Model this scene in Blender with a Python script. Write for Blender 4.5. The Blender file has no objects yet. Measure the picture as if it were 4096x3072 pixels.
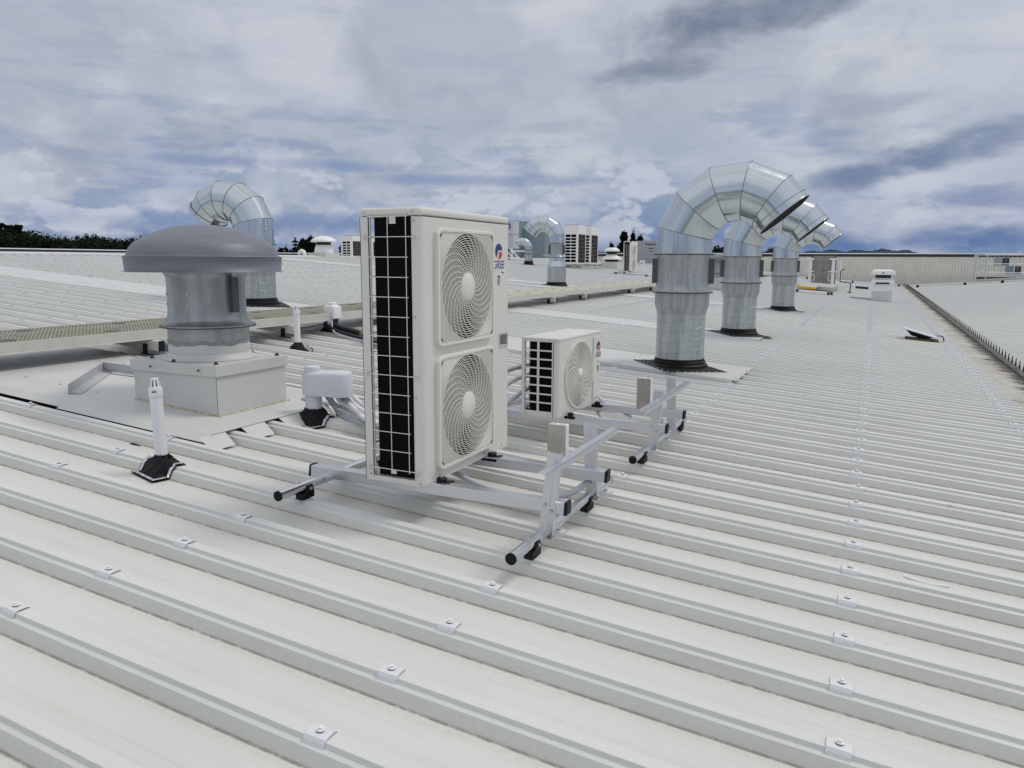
import bpy, math, random
from mathutils import Matrix, Vector
random.seed(7)
sin, cos, pi, R = math.sin, math.cos, math.pi, math.radians
S = bpy.context.scene
COL = S.collection

# ------------------------------------------------------------------ frames
# Everything is laid out on the roof plane (x down the slope, y along the gutter,
# z square to the roof, rib crests at z=0) and turned into the world by RM.
TH = 0.0704
RM = Matrix.Rotation(TH, 4, 'Y')
GR = Matrix.Rotation(-TH, 4, 'Y')          # plumb again
RIB = 0.36

# ------------------------------------------------------------------ camera
cd = bpy.data.cameras.new('camera')
cam = bpy.data.objects.new('camera', cd); COL.objects.link(cam)
cd.sensor_fit = 'HORIZONTAL'; cd.sensor_width = 36.0
cd.lens = 36.0 * 3040.6 / 4096.0
cd.clip_start = 0.05; cd.clip_end = 6000
yaw, pit, rol = 0.4289, -0.1905, -0.0701
rot = Matrix.Rotation(yaw, 4, 'Z') @ Matrix.Rotation(pit, 4, 'X') @ Matrix.Rotation(rol, 4, 'Y')
cam.matrix_world = RM @ Matrix.Translation((-0.0963, -1.5338, 1.3988)) @ rot @ Matrix.Rotation(pi / 2, 4, 'X')
S.camera = cam

# ------------------------------------------------------------------ sky + sun
SUN_EL, SUN_AZ = R(58), R(42)     # azimuth measured from +x towards +y
w = bpy.data.worlds.new("World"); S.world = w; w.use_nodes = True
nt = w.node_tree; N = nt.nodes; Lk = nt.links; N.clear()
def nd(tree, t, **kw):
    n = tree.nodes.new(t)
    for k, v in kw.items():
        if k.startswith('i_'):
            key = k[2:]
            n.inputs[int(key) if key.isdigit() else key].default_value = v
        else: setattr(n, k, v)
    return n
def mth(tree, op, a, b=None, c=None, clamp=False):
    n = tree.nodes.new('ShaderNodeMath'); n.operation = op; n.use_clamp = clamp
    for i, v in enumerate((a, b, c)):
        if v is None: continue
        if isinstance(v, (int, float)): n.inputs[i].default_value = v
        else: tree.links.new(v, n.inputs[i])
    return n.outputs[0]
def mixc(tree, fac, a, b, mode='MIX'):
    n = tree.nodes.new('ShaderNodeMix'); n.data_type = 'RGBA'; n.blend_type = mode
    for sock, v in ((n.inputs[0], fac), (n.inputs[6], a), (n.inputs[7], b)):
        if isinstance(v, (int, float)): sock.default_value = v
        elif isinstance(v, tuple): sock.default_value = v if len(v) == 4 else v + (1,)
        else: tree.links.new(v, sock)
    return n.outputs[2]
def ramp(tree, fac, stops, interp='EASE'):
    n = tree.nodes.new('ShaderNodeValToRGB'); n.color_ramp.interpolation = interp
    el = n.color_ramp.elements
    while len(el) < len(stops): el.new(0.5)
    for e, (p, c) in zip(el, stops):
        e.position = p; e.color = (c, c, c, 1) if isinstance(c, (int, float)) else c + (1,)
    tree.links.new(fac, n.inputs[0]); return n.outputs[0]
def noise(tree, vec, scale, detail=6, rough=.55, dist=0.0, dim='3D'):
    n = tree.nodes.new('ShaderNodeTexNoise'); n.noise_dimensions = dim
    n.inputs['Scale'].default_value = scale; n.inputs['Detail'].default_value = detail
    n.inputs['Roughness'].default_value = rough; n.inputs['Distortion'].default_value = dist
    tree.links.new(vec, n.inputs['Vector']); return n.outputs['Fac']

sky = nd(nt, 'ShaderNodeTexSky', sky_type='NISHITA', sun_disc=False, sun_elevation=SUN_EL,
         sun_rotation=pi / 2 - SUN_AZ, altitude=50, air_density=1.2, dust_density=1.5, ozone_density=1.5)
tc = nd(nt, 'ShaderNodeTexCoord'); D = tc.outputs['Generated']
sp = nd(nt, 'ShaderNodeSeparateXYZ'); Lk.new(D, sp.inputs[0])
ez = mth(nt, 'MAXIMUM', sp.outputs[2], 0.0)
az = mth(nt, 'ARCTAN2', sp.outputs[0], sp.outputs[1])
m2 = nd(nt, 'ShaderNodeMapping'); m2.inputs['Scale'].default_value = (1.0, 1.0, 1.55); Lk.new(D, m2.inputs[0]); P2 = m2.outputs[0]
m3 = nd(nt, 'ShaderNodeMapping'); m3.inputs['Scale'].default_value = (1.0, 1.0, 2.0); Lk.new(D, m3.inputs[0]); P3 = m3.outputs[0]
# cloud colours are radiances for a background strength of 0.1
def K(r, g, b, k=10.0): return (r * k, g * k, b * k)
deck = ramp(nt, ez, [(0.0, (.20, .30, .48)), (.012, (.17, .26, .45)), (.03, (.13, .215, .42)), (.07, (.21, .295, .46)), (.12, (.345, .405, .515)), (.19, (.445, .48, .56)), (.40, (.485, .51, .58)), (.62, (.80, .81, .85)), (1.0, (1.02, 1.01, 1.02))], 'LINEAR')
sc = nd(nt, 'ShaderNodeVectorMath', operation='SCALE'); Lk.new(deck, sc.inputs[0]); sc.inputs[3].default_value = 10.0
base = mixc(nt, 0.10, sc.outputs[0], sky.outputs[0])
nB = noise(nt, P2, 4.4, 11, .56, .35)
base = mixc(nt, mth(nt, 'MULTIPLY', ramp(nt, nB, [(.43, 0.0), (.60, 1.0)]), .70), base, K(.60, .63, .68))       # pale sheets
nB2 = noise(nt, P2, 7.5, 12, .60, .3)
base = mixc(nt, mth(nt, 'MULTIPLY', ramp(nt, nB2, [(.48, 0.0), (.66, 1.0)]), .48), base, K(.345, .38, .46))   # grey bellies
nC = noise(nt, P3, 5.0, 10, .58, .3)
low = ramp(nt, ez, [(0.0, .35), (.03, 1.0), (.14, .9), (.24, .25), (.5, .0)], 'LINEAR')
base = mixc(nt, mth(nt, 'MULTIPLY', mth(nt, 'MULTIPLY', ramp(nt, nC, [(.48, 0.0), (.58, 1.0)]), low), .62), base, K(.47, .51, .62))
mp = nd(nt, 'ShaderNodeMapping'); mp.inputs['Scale'].default_value = (1.0, 1.0, 2.6); Lk.new(P3, mp.inputs[0])
nS = noise(nt, mp.outputs[0], 6.0, 9, .6, .2)
base = mixc(nt, mth(nt, 'MULTIPLY', mth(nt, 'MULTIPLY', ramp(nt, nS, [(.5, 0.0), (.64, 1.0)]), low), .5), base, K(.18, .26, .45))  # slate streaks
# cumulus heads: lit tops, soft grey undersides
def puffs(scale, lo_, hi_, amt, col, seed, bandst, gsc):
    global base
    off = nd(nt, 'ShaderNodeVectorMath', operation='ADD'); Lk.new(P3, off.inputs[0]); off.inputs[1].default_value = (seed, seed * .3, 0)
    n_ = noise(nt, off.outputs[0], scale, 10, .58, .1)
    b_ = ramp(nt, ez, bandst, 'LINEAR'); g_ = ramp(nt, noise(nt, off.outputs[0], gsc, 2, .5), [(.42, 0.0), (.54, 1.0)])
    base = mixc(nt, mth(nt, 'MULTIPLY', mth(nt, 'MULTIPLY', ramp(nt, n_, [(lo_, 0.0), (hi_, 1.0)]), b_), mth(nt, 'MULTIPLY', g_, amt)), base, K(*col))
puffs(13.0, .495, .565, .75, (.56, .59, .68), 0.0, [(0.012, 0.0), (.03, 1.0), (.11, .9), (.16, 0.0)], 3.3)
puffs(19.0, .49, .56, .55, (.50, .54, .65), 4.0, [(0.006, 0.0), (.02, 1.0), (.06, .9), (.10, 0.0)], 4.5)
puffs(6.5, .52, .63, .45, (.60, .62, .69), 9.0, [(0.08, 0.0), (.16, 1.0), (.30, .6), (.4, 0.0)], 2.2)
# individual darker clouds (direction, width, height, depth)
def dark(dx, dy, dz, wx, wz, amt, col, slope=0.0, seed=0.0):
    global base
    a0 = math.atan2(dx, dy)
    u = mth(nt, 'DIVIDE', mth(nt, 'SUBTRACT', az, a0), wx)
    dzv = mth(nt, 'SUBTRACT', mth(nt, 'SUBTRACT', sp.outputs[2], dz), mth(nt, 'MULTIPLY', mth(nt, 'SUBTRACT', az, a0), slope))
    v = mth(nt, 'DIVIDE', dzv, wz)
    r2 = mth(nt, 'ADD', mth(nt, 'MULTIPLY', u, u), mth(nt, 'MULTIPLY', v, v))
    off = nd(nt, 'ShaderNodeVectorMath', operation='ADD'); Lk.new(P3, off.inputs[0]); off.inputs[1].default_value = (seed, seed * .7, 0)
    n_ = noise(nt, off.outputs[0], 8.0, 11, .58, .3)
    m = mth(nt, 'SUBTRACT', mth(nt, 'ADD', mth(nt, 'SUBTRACT', 1.0, r2), mth(nt, 'MULTIPLY', mth(nt, 'SUBTRACT', n_, .5), 3.2)), 0.0)
    m = ramp(nt, mth(nt, 'MULTIPLY', m, .5), [(0.05, 0.0), (.6, 1.0)])
    base = mixc(nt, mth(nt, 'MULTIPLY', m, amt), base, K(*col))
dark(-.13, .949, .295, .20, .060, 1.0, (.185, .225, .315), .30, 0)
dark(-.25, .94, .225, .11, .022, 1.0, (.22, .26, .35), .15, 1.9)
dark(.045, .995, .118, .20, .024, 1.0, (.18, .24, .37), .22, 5.3)
dark(-.02, .99, .175, .11, .014, .6, (.31, .335, .45), .1, 8.3)
dark(.14, .99, .07, .14, .020, .8, (.19, .25, .42), .0, 2.2)
dark(-.88, .48, .155, .16, .012, .6, (.30, .345, .49), -.35, 9.7)
dark(-.40, .90, .165, .10, .010, .5, (.35, .38, .49), .0, 12.7)
dark(-.70, .70, .115, .26, .010, .8, (.22, .29, .475), .0, 15.1)
dark(-.42, .90, .10, .20, .010, .7, (.21, .28, .46), .0, 4.4)
dark(-.60, .78, .045, .45, .018, .7, (.13, .215, .42), .0, 6.1)
dark(.05, .99, .022, .45, .022, .85, (.10, .18, .37), .0, 7.7)
back = mth(nt, 'MAXIMUM', mth(nt, 'MULTIPLY', sp.outputs[1], -1.0), 0.0)     # added brightening of the unseen sky behind the camera, to lift camera-facing rib sides
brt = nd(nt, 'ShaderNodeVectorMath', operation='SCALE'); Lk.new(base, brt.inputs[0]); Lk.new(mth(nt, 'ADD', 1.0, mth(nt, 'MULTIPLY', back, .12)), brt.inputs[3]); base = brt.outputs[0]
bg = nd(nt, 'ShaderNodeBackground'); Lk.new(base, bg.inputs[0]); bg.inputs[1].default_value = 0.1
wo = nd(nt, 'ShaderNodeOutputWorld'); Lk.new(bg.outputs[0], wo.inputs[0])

sl = bpy.data.lights.new('sun', 'SUN'); sl.energy = 1.25; sl.angle = R(16); sl.color = (1.0, .965, .91)
so = bpy.data.objects.new('sun', sl); COL.objects.link(so)
sd = Vector((cos(SUN_EL) * cos(SUN_AZ), cos(SUN_EL) * sin(SUN_AZ), sin(SUN_EL)))
so.rotation_euler = sd.to_track_quat('Z', 'Y').to_euler(); so.location = (0, 0, 60)

S.render.engine = 'CYCLES'
S.view_settings.view_transform = 'Standard'; S.view_settings.look = 'None'
S.view_settings.exposure = 0.0; S.view_settings.gamma = 1.0; S.view_settings.use_curve_mapping = False

# ------------------------------------------------------------------ materials
MATS = {}
def mat(name, col, rough=.5, metal=0.0, var=.06, vscale=8.0, bump=0.0, bscale=60.0, spec=.5, streak=None, aniso=0.0):
    if name in MATS: return MATS[name]
    m = bpy.data.materials.new(name); m.use_nodes = True; t = m.node_tree
    b = t.nodes['Principled BSDF']; tcn = t.nodes.new('ShaderNodeTexCoord')
    O = tcn.outputs['Object']
    if streak:
        mpn = t.nodes.new('ShaderNodeMapping'); mpn.inputs['Scale'].default_value = streak; t.links.new(O, mpn.inputs[0]); O2 = mpn.outputs[0]
    else: O2 = O
    n1 = noise(t, O2, vscale, 5, .6)
    c = mixc(t, ramp(t, n1, [(.3, 0.0), (.7, 1.0)]), tuple(x * (1 - var) for x in col), tuple(min(1, x * (1 + var)) for x in col))
    t.links.new(c, b.inputs['Base Color'])
    b.inputs['Roughness'].default_value = rough; b.inputs['Metallic'].default_value = metal
    b.inputs['Specular IOR Level'].default_value = spec
    if var > 0:
        t.links.new(mth(t, 'ADD', mth(t, 'MULTIPLY', mth(t, 'SUBTRACT', n1, .5), min(.25, rough * .5)), rough), b.inputs['Roughness'])
    if bump:
        bn = t.nodes.new('ShaderNodeBump'); bn.inputs['Strength'].default_value = bump; bn.inputs['Distance'].default_value = .002
        t.links.new(noise(t, O, bscale, 3, .5), bn.inputs['Height']); t.links.new(bn.outputs[0], b.inputs['Normal'])
    MATS[name] = m; return m

def roof_material(name, tint=(.63, .635, .61), dirt=1.0):
    m = bpy.data.materials.new(name); m.use_nodes = True; t = m.node_tree; b = t.nodes['Principled BSDF']
    tcn = t.nodes.new('ShaderNodeTexCoord'); O = tcn.outputs['Object']
    s_ = t.nodes.new('ShaderNodeSeparateXYZ'); t.links.new(O, s_.inputs[0])
    ph = mth(t, 'WRAP', mth(t, 'DIVIDE', s_.outputs[1], RIB), .5, -.5)            # -0.5..0.5 across a rib
    st = t.nodes.new('ShaderNodeMapping'); st.inputs['Scale'].default_value = (.6, 14, 14); t.links.new(O, st.inputs[0])
    ns = noise(t, st.outputs[0], 2.0, 6, .65)
    nb = noise(t, O, .9, 5, .6)
    nf = noise(t, O, 55, 6, .7)
    nv = noise(t, O, 240, 3, .6)
    col = mixc(t, ramp(t, nb, [(.3, 0.0), (.7, 1.0)]), tuple(x * .965 for x in tint), tuple(min(1, x * 1.03) for x in tint))
    col = mixc(t, mth(t, 'MULTIPLY', ramp(t, ns, [(.5, 0.0), (.72, 1.0)]), .24 * dirt), col, (.50, .475, .40))
    # silt lying in the pans along the foot of each rib
    foot = ramp(t, mth(t, 'MULTIPLY', mth(t, 'ABSOLUTE', mth(t, 'ADD', ph, .235)), 1.0), [(0.0, 1.0), (.055, .45), (.16, 0.0)])
    col = mixc(t, mth(t, 'MULTIPLY', mth(t, 'MULTIPLY', foot, ramp(t, nf, [(.35, 0.1), (.65, 1.0)])), .40 * dirt), col, (.48, .44, .33))
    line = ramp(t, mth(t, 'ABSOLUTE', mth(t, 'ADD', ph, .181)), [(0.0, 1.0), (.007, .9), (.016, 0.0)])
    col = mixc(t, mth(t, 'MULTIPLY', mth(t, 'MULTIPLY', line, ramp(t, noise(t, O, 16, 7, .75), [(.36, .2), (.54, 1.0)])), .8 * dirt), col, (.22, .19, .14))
    # rust spots and specks
    vor = t.nodes.new('ShaderNodeTexVoronoi'); vor.inputs['Scale'].default_value = 2.6; t.links.new(O, vor.inputs['Vector'])
    warp = mth(t, 'ADD', vor.outputs['Distance'], mth(t, 'MULTIPLY', mth(t, 'SUBTRACT', nf, .5), .05))
    spot = mth(t, 'MULTIPLY', ramp(t, warp, [(.012, 1.0), (.06, 0.0)]), ramp(t, noise(t, O, .8, 2), [(.44, 0.0), (.54, 1.0)]))
    col = mixc(t, mth(t, 'MULTIPLY', spot, .55 * dirt), col, (.55, .33, .12))
    speck = ramp(t, noise(t, O, 120, 2, .5), [(.735, 0.0), (.76, 1.0)])
    col = mixc(t, mth(t, 'MULTIPLY', speck, .6 * dirt), col, (.25, .22, .17))
    col = mixc(t, mth(t, 'MULTIPLY', ramp(t, nv, [(.35, 0.0), (.7, 1.0)]), .06), col, (.5, .5, .48))
    inp = ramp(t, mth(t, 'ABSOLUTE', ph), [(.10, 0.0), (.2, 1.0)])
    col = mixc(t, mth(t, 'MULTIPLY', inp, .10 * dirt), col, (.46, .45, .40))
    t.links.new(col, b.inputs['Base Color'])
    t.links.new(mth(t, 'ADD', .42, mth(t, 'MULTIPLY', nb, .12)), b.inputs['Roughness'])
    b.inputs['Specular IOR Level'].default_value = .4
    bn = t.nodes.new('ShaderNodeBump'); bn.inputs['Strength'].default_value = .35; bn.inputs['Distance'].default_value = .004
    mb_ = t.nodes.new('ShaderNodeMapping'); mb_.inputs['Scale'].default_value = (1.2, 5, 5); t.links.new(O, mb_.inputs[0])
    t.links.new(noise(t, mb_.outputs[0], 1.6, 3, .5), bn.inputs['Height']); t.links.new(bn.outputs[0], b.inputs['Normal'])
    return m
M_ROOF = roof_material('painted_roof_steel')
M_ROOF_FAR = roof_material('painted_roof_steel_far', dirt=.9)
M_FLASH = mat('flashing_paint', (.575, .58, .555), .42, var=.035, vscale=2.5, bump=.12, bscale=5)
M_CLIP = mat('clip_paint', (.67, .68, .69), .4, var=.02)
M_ZINC = mat('screw_zinc', (.55, .55, .54), .35, .7, .1, 60)
M_CASE = mat('unit_paint', (.66, .65, .60), .38, var=.02, vscale=3)
M_CASE2 = mat('grille_plastic', (.71, .695, .64), .42, var=.02, vscale=3)
M_BLACK = mat('black_coil', (.003, .003, .004), .8, 0, .1, 200, spec=.1)
M_DARK = mat('dark_interior', (.012, .012, .013), .7)
M_FAN = mat('fan_blade', (.07, .07, .066), .5)
M_RUB = mat('black_rubber', (.006, .006, .007), .55, 0, .2, 20, .5, 25, spec=.25)
M_PLAS = mat('black_plastic', (.005, .005, .006), .45, 0, .1, 20, spec=.25)
M_ALU = mat('mill_aluminium', (.66, .67, .70), .30, .9, .05, 30, .10, 90, streak=(1, 12, 12))
M_ALU2 = mat('aluminium_tube', (.70, .70, .71), .22, 1.0, .04, 20, streak=(12, 1, 12))
M_PLATE = mat('brushed_plate', (.50, .47, .43), .32, .9, .10, 8)
M_TAPE = mat('alu_strip', (.62, .63, .66), .4, .2, .15, 40)
M_PVC = mat('white_pvc', (.74, .745, .76), .35, var=.02)
M_PVC2 = mat('cowl_plastic', (.62, .635, .68), .42, var=.02, bump=.06, bscale=40)
M_HOSE = mat('grey_conduit', (.44, .45, .50), .45, var=.04)
M_LAG = mat('white_lagging', (.70, .70, .70), .6, var=.05, vscale=20, bump=.3, bscale=30)
M_TIE = mat('cable_tie', (.78, .78, .78), .4)
M_FAB = mat('grey_fibreglass', (.155, .163, .195), .46, 0, .10, 5, .3, 12, streak=(1, 1, 5))
M_WHITE = mat('white_paint', (.78, .78, .76), .4, var=.02)
M_WALL = mat('wall_cladding', (.66, .65, .58), .5, var=.05, vscale=1.5)
M_NAVY = mat('dark_flashing', (.018, .018, .035), .45, var=.1)
M_GREY = mat('grey_cabinet', (.32, .33, .36), .5, var=.03)
M_BLUEG = mat('blue_grey_cladding', (.20, .25, .29), .55, var=.04)
M_FRP = mat('frp_grating', (.43, .42, .33), .7, 0, .10, 12)
M_FRPE = mat('walkway_channel', (.58, .57, .52), .45, .0, .04, 6)
M_YEL = mat('yellow_edge', (.72, .38, .04), .5, var=.05)
M_BROWN = mat('door_steel', (.27, .255, .235), .45, .3, .15, 4)
M_BLUE_INK = mat('navy_ink', (.018, .015, .16), .4, var=0)
M_RED_INK = mat('red_ink', (.62, .025, .025), .4, var=0)
M_BLK_INK = mat('black_ink', (.01, .01, .01), .5, var=0)
M_GREEN_INK = mat('green_ink', (.02, .22, .12), .5, var=0)
M_STK = mat('sticker', (.66, .655, .63), .3, var=0)
M_STKW = mat('white_sticker', (.76, .80, .84), .3, var=0)
M_STKG = mat('grey_sticker', (.42, .42, .40), .4, var=.02)
M_TRUNK = mat('bark', (.05, .038, .028), .9)
M_SHADE = mat('mesh_screen', (.014, .010, .009), .8, spec=.1)
M_SEAL = mat('grey_sealant', (.25, .26, .29), .6, var=.1, vscale=30)

def galv(name, base_col, rough, metal, spangle, streaks):
    m = bpy.data.materials.new(name); m.use_nodes = True; t = m.node_tree; b = t.nodes['Principled BSDF']
    tcn = t.nodes.new('ShaderNodeTexCoord'); O = tcn.outputs['Object']
    vor = t.nodes.new('ShaderNodeTexVoronoi'); vor.inputs['Scale'].default_value = 60; t.links.new(O, vor.inputs['Vector'])
    g = t.nodes.new('ShaderNodeRGBToBW'); t.links.new(vor.outputs['Color'], g.inputs[0])
    c = mixc(t, mth(t, 'MULTIPLY', g.outputs[0], spangle), tuple(x * .86 for x in base_col), base_col)
    mpn = t.nodes.new('ShaderNodeMapping'); mpn.inputs['Scale'].default_value = (6, 6, .5); t.links.new(O, mpn.inputs[0])
    n1 = noise(t, mpn.outputs[0], 2.2, 7, .65)
    c = mixc(t, mth(t, 'MULTIPLY', ramp(t, n1, [(.42, 0.0), (.62, 1.0)]), streaks), c, tuple(x * .55 for x in base_col))
    t.links.new(c, b.inputs['Base Color']); b.inputs['Metallic'].default_value = metal
    t.links.new(mth(t, 'ADD', rough, mth(t, 'MULTIPLY', mth(t, 'SUBTRACT', n1, .5), .22)), b.inputs['Roughness'])
    bn = t.nodes.new('ShaderNodeBump'); bn.inputs['Strength'].default_value = .12 if rough < .2 else .25; bn.inputs['Distance'].default_value = .006
    t.links.new(noise(t, O, 5.0, 3, .5), bn.inputs['Height']); t.links.new(bn.outputs[0], b.inputs['Normal'])
    return m
M_GALV = galv('bright_galvanised', (.60, .66, .70), .16, 1.0, .30, .06)
M_GALVD = galv('dull_galvanised', (.50, .545, .55), .36, .75, .9, .55)
M_GALVM = galv('casing_galvanised', (.43, .455, .465), .42, .6, .5, .6)

# ------------------------------------------------------------------ mesh builder
class MB:
    def __init__(s): s.v = []; s.f = []; s.mi = []; s.sm = []; s.cur = 0; s.T = None
    def add(s, vs, fs, smooth=False):
        o = len(s.v)
        if s.T is not None: vs = [tuple(s.T @ Vector(p)) for p in vs]
        s.v += [tuple(p) for p in vs]; s.f += [tuple(i + o for i in f) for f in fs]
        s.mi += [s.cur] * len(fs); s.sm += [smooth] * len(fs); return s
    def box(s, x0, x1, y0, y1, z0, z1, T=None):
        vs = [(x, y, z) for z in (z0, z1) for y in (y0, y1) for x in (x0, x1)]
        if T is not None: vs = [tuple(T @ Vector(p)) for p in vs]
        return s.add(vs, [(0, 2, 3, 1), (4, 5, 7, 6), (0, 1, 5, 4), (2, 6, 7, 3), (0, 4, 6, 2), (1, 3, 7, 5)])
    def frustum(s, cx, cy, z0, z1, a0, b0, a1, b1):
        vs = [(cx + i * a, cy + j * b, z) for z, a, b in ((z0, a0, b0), (z1, a1, b1)) for j in (-1, 1) for i in (-1, 1)]
        return s.add(vs, [(0, 2, 3, 1), (4, 5, 7, 6), (0, 1, 5, 4), (2, 6, 7, 3), (0, 4, 6, 2), (1, 3, 7, 5)])
    def lathe(s, prof, seg=32, c=(0, 0, 0), smooth=True, capb=False, capt=False, sx=1, sy=1, sharp=True):
        # each profile segment owns its rings so corners stay crisp
        segs = [(prof[i], prof[i + 1]) for i in range(len(prof) - 1)]
        if sharp:
            for (r0, z0), (r1, z1) in segs:
                vs = [(c[0] + r * sx * cos(2 * pi * k / seg), c[1] + r * sy * sin(2 * pi * k / seg), c[2] + z) for r, z in ((r0, z0), (r1, z1)) for k in range(seg)]
                s.add(vs, [(k, (k + 1) % seg, seg + (k + 1) % seg, seg + k) for k in range(seg)], smooth)
        else:
            vs = [(c[0] + r * sx * cos(2 * pi * k / seg), c[1] + r * sy * sin(2 * pi * k / seg), c[2] + z) for r, z in prof for k in range(seg)]
            s.add(vs, [(i * seg + k, i * seg + (k + 1) % seg, (i + 1) * seg + (k + 1) % seg, (i + 1) * seg + k) for i in range(len(prof) - 1) for k in range(seg)], smooth)
        for do, (r, z), flip in ((capb, prof[0], 1), (capt, prof[-1], 0)):
            if do:
                vs = [(c[0] + r * sx * cos(2 * pi * k / seg), c[1] + r * sy * sin(2 * pi * k / seg), c[2] + z) for k in range(seg)]
                s.add(vs, [tuple(range(seg))[::-1] if flip else tuple(range(seg))])
        return s
    def cyl(s, c, r, z0, z1, seg=20, smooth=True): return s.lathe([(r, z0), (r, z1)], seg, c, smooth, True, True)
    def rod(s, a, b, r, seg=10, caps=True, r2=None):
        return s.tube([a, b], [r, r if r2 is None else r2], seg, caps)
    def tube(s, pts, r, seg=10, caps=True, smooth=True):
        pts = [Vector(p) for p in pts]; n = len(pts); rr = r if isinstance(r, (list, tuple)) else [r] * n
        t0 = (pts[1] - pts[0]).normalized(); up = Vector((0, 0, 1)) if abs(t0.z) < .9 else Vector((1, 0, 0))
        u = t0.cross(up).normalized(); vs = []
        for i in range(n):
            t = (pts[min(i + 1, n - 1)] - pts[max(i - 1, 0)]).normalized()
            u = (u - t * u.dot(t)).normalized(); w_ = t.cross(u)
            vs += [tuple(pts[i] + (u * cos(2 * pi * k / seg) + w_ * sin(2 * pi * k / seg)) * rr[i]) for k in range(seg)]
        s.add(vs, [(i * seg + k, i * seg + (k + 1) % seg, (i + 1) * seg + (k + 1) % seg, (i + 1) * seg + k) for i in range(n - 1) for k in range(seg)], smooth)
        if caps: s.add(vs[:seg], [tuple(range(seg))[::-1]]); s.add(vs[-seg:], [tuple(range(seg))])
        return s
    def prism(s, poly, axis, a, b):
        # poly in the two other axes, extruded along axis from a to b
        def P(p, h):
            return {'x': (h, p[0], p[1]), 'y': (p[0], h, p[1]), 'z': (p[0], p[1], h)}[axis]
        n = len(poly); vs = [P(p, a) for p in poly] + [P(p, b) for p in poly]
        return s.add(vs, [tuple(range(n))[::-1], tuple(range(n, 2 * n))] + [(i, (i + 1) % n, n + (i + 1) % n, n + i) for i in range(n)])
    def build(s, name, material, parent=None, bevel=0.0, seg=2, label=None):
        me = bpy.data.meshes.new(name); me.from_pydata(s.v, [], s.f)
        ms = material if isinstance(material, (list, tuple)) else [material]
        for m in ms: me.materials.append(m)
        me.polygons.foreach_set('material_index', s.mi); me.polygons.foreach_set('use_smooth', s.sm); me.update()
        o = bpy.data.objects.new(name, me); COL.objects.link(o)
        if parent is not None: o.parent = parent
        else: o.matrix_world = RM
        if bevel:
            b = o.modifiers.new('bevel', 'BEVEL'); b.width = bevel; b.segments = seg; b.limit_method = 'ANGLE'; b.angle_limit = R(40)
        if label: o['label'] = label
        return o
def tag(o, label=None, cat=None, group=None, kind=None):
    if label: o['label'] = label
    if cat: o['category'] = cat
    if group: o['group'] = group
    if kind: o['kind'] = kind
    return o
def place(o, loc, yaw=0.0, plumb=True, extra=None):
    m = RM @ Matrix.Translation(loc)
    if plumb: m = m @ GR
    m = m @ Matrix.Rotation(yaw, 4, 'Z')
    if extra is not None: m = m @ extra
    o.matrix_world = m
def thing(name, label, cat, loc, yaw=0.0, plumb=True, group=None, extra=None):
    o = bpy.data.objects.new(name, None); COL.objects.link(o); o.empty_display_size = .1
    place(o, loc, yaw, plumb, extra); tag(o, label, cat, group); return o
def copy_tree(src, loc, yaw=0.0, plumb=True, label=None, extra=None):
    r = src.copy(); COL.objects.link(r); place(r, loc, yaw, plumb, extra)
    if label: r['label'] = label
    for ch in list(src.children):
        c = ch.copy(); COL.objects.link(c); c.parent = r
        for g in list(ch.children):
            d = g.copy(); COL.objects.link(d); d.parent = c
    return r
def bez(pts, n=8):
    # Catmull-Rom through pts
    P = [Vector(p) for p in pts]; P = [P[0] * 2 - P[1]] + P + [P[-1] * 2 - P[-2]]; out = []
    for i in range(1, len(P) - 2):
        for k in range(n):
            t = k / n; a, b, c, d = P[i - 1], P[i], P[i + 1], P[i + 2]
            out.append(.5 * ((2 * b) + (c - a) * t + (2 * a - 5 * b + 4 * c - d) * t * t + (3 * b - a - 3 * c + d) * t ** 3))
    return out + [P[-2]]
def text_mesh(txt, size, material, parent, M, name='lettering', depth=.0006, shear=0.0, sx=1.0, bold=0.0):
    cu = bpy.data.curves.new(name, 'FONT'); cu.body = txt; cu.size = size; cu.extrude = depth; cu.shear = shear
    cu.align_x = 'CENTER'; cu.align_y = 'CENTER'; cu.offset = bold
    o = bpy.data.objects.new('tmp', cu); COL.objects.link(o)
    dg = bpy.context.evaluated_depsgraph_get(); me = bpy.data.meshes.new_from_object(o.evaluated_get(dg))
    me.name = name; bpy.data.objects.remove(o)
    me.transform(M @ Matrix.Diagonal((sx, 1, 1, 1)))
    me.materials.clear(); me.materials.append(material)
    r = bpy.data.objects.new(name, me); COL.objects.link(r); r.parent = parent; return r
def on_front(x, y, z):   # text plane facing +x, reading along +y
    return Matrix(((0, 0, 1, x), (1, 0, 0, y), (0, 1, 0, z), (0, 0, 0, 1)))
def on_side(x, y, z):    # facing -y, reading along +x
    return Matrix(((1, 0, 0, x), (0, 0, -1, y), (0, 1, 0, z), (0, 0, 0, 1)))
def disc_poly(cx, cy, r, n=24, a0=0, a1=2 * pi): return [(cx + r * cos(a0 + (a1 - a0) * k / n), cy + r * sin(a0 + (a1 - a0) * k / n)) for k in range(n + (0 if abs(a1 - a0 - 2 * pi) < 1e-6 else 1))]

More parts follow.
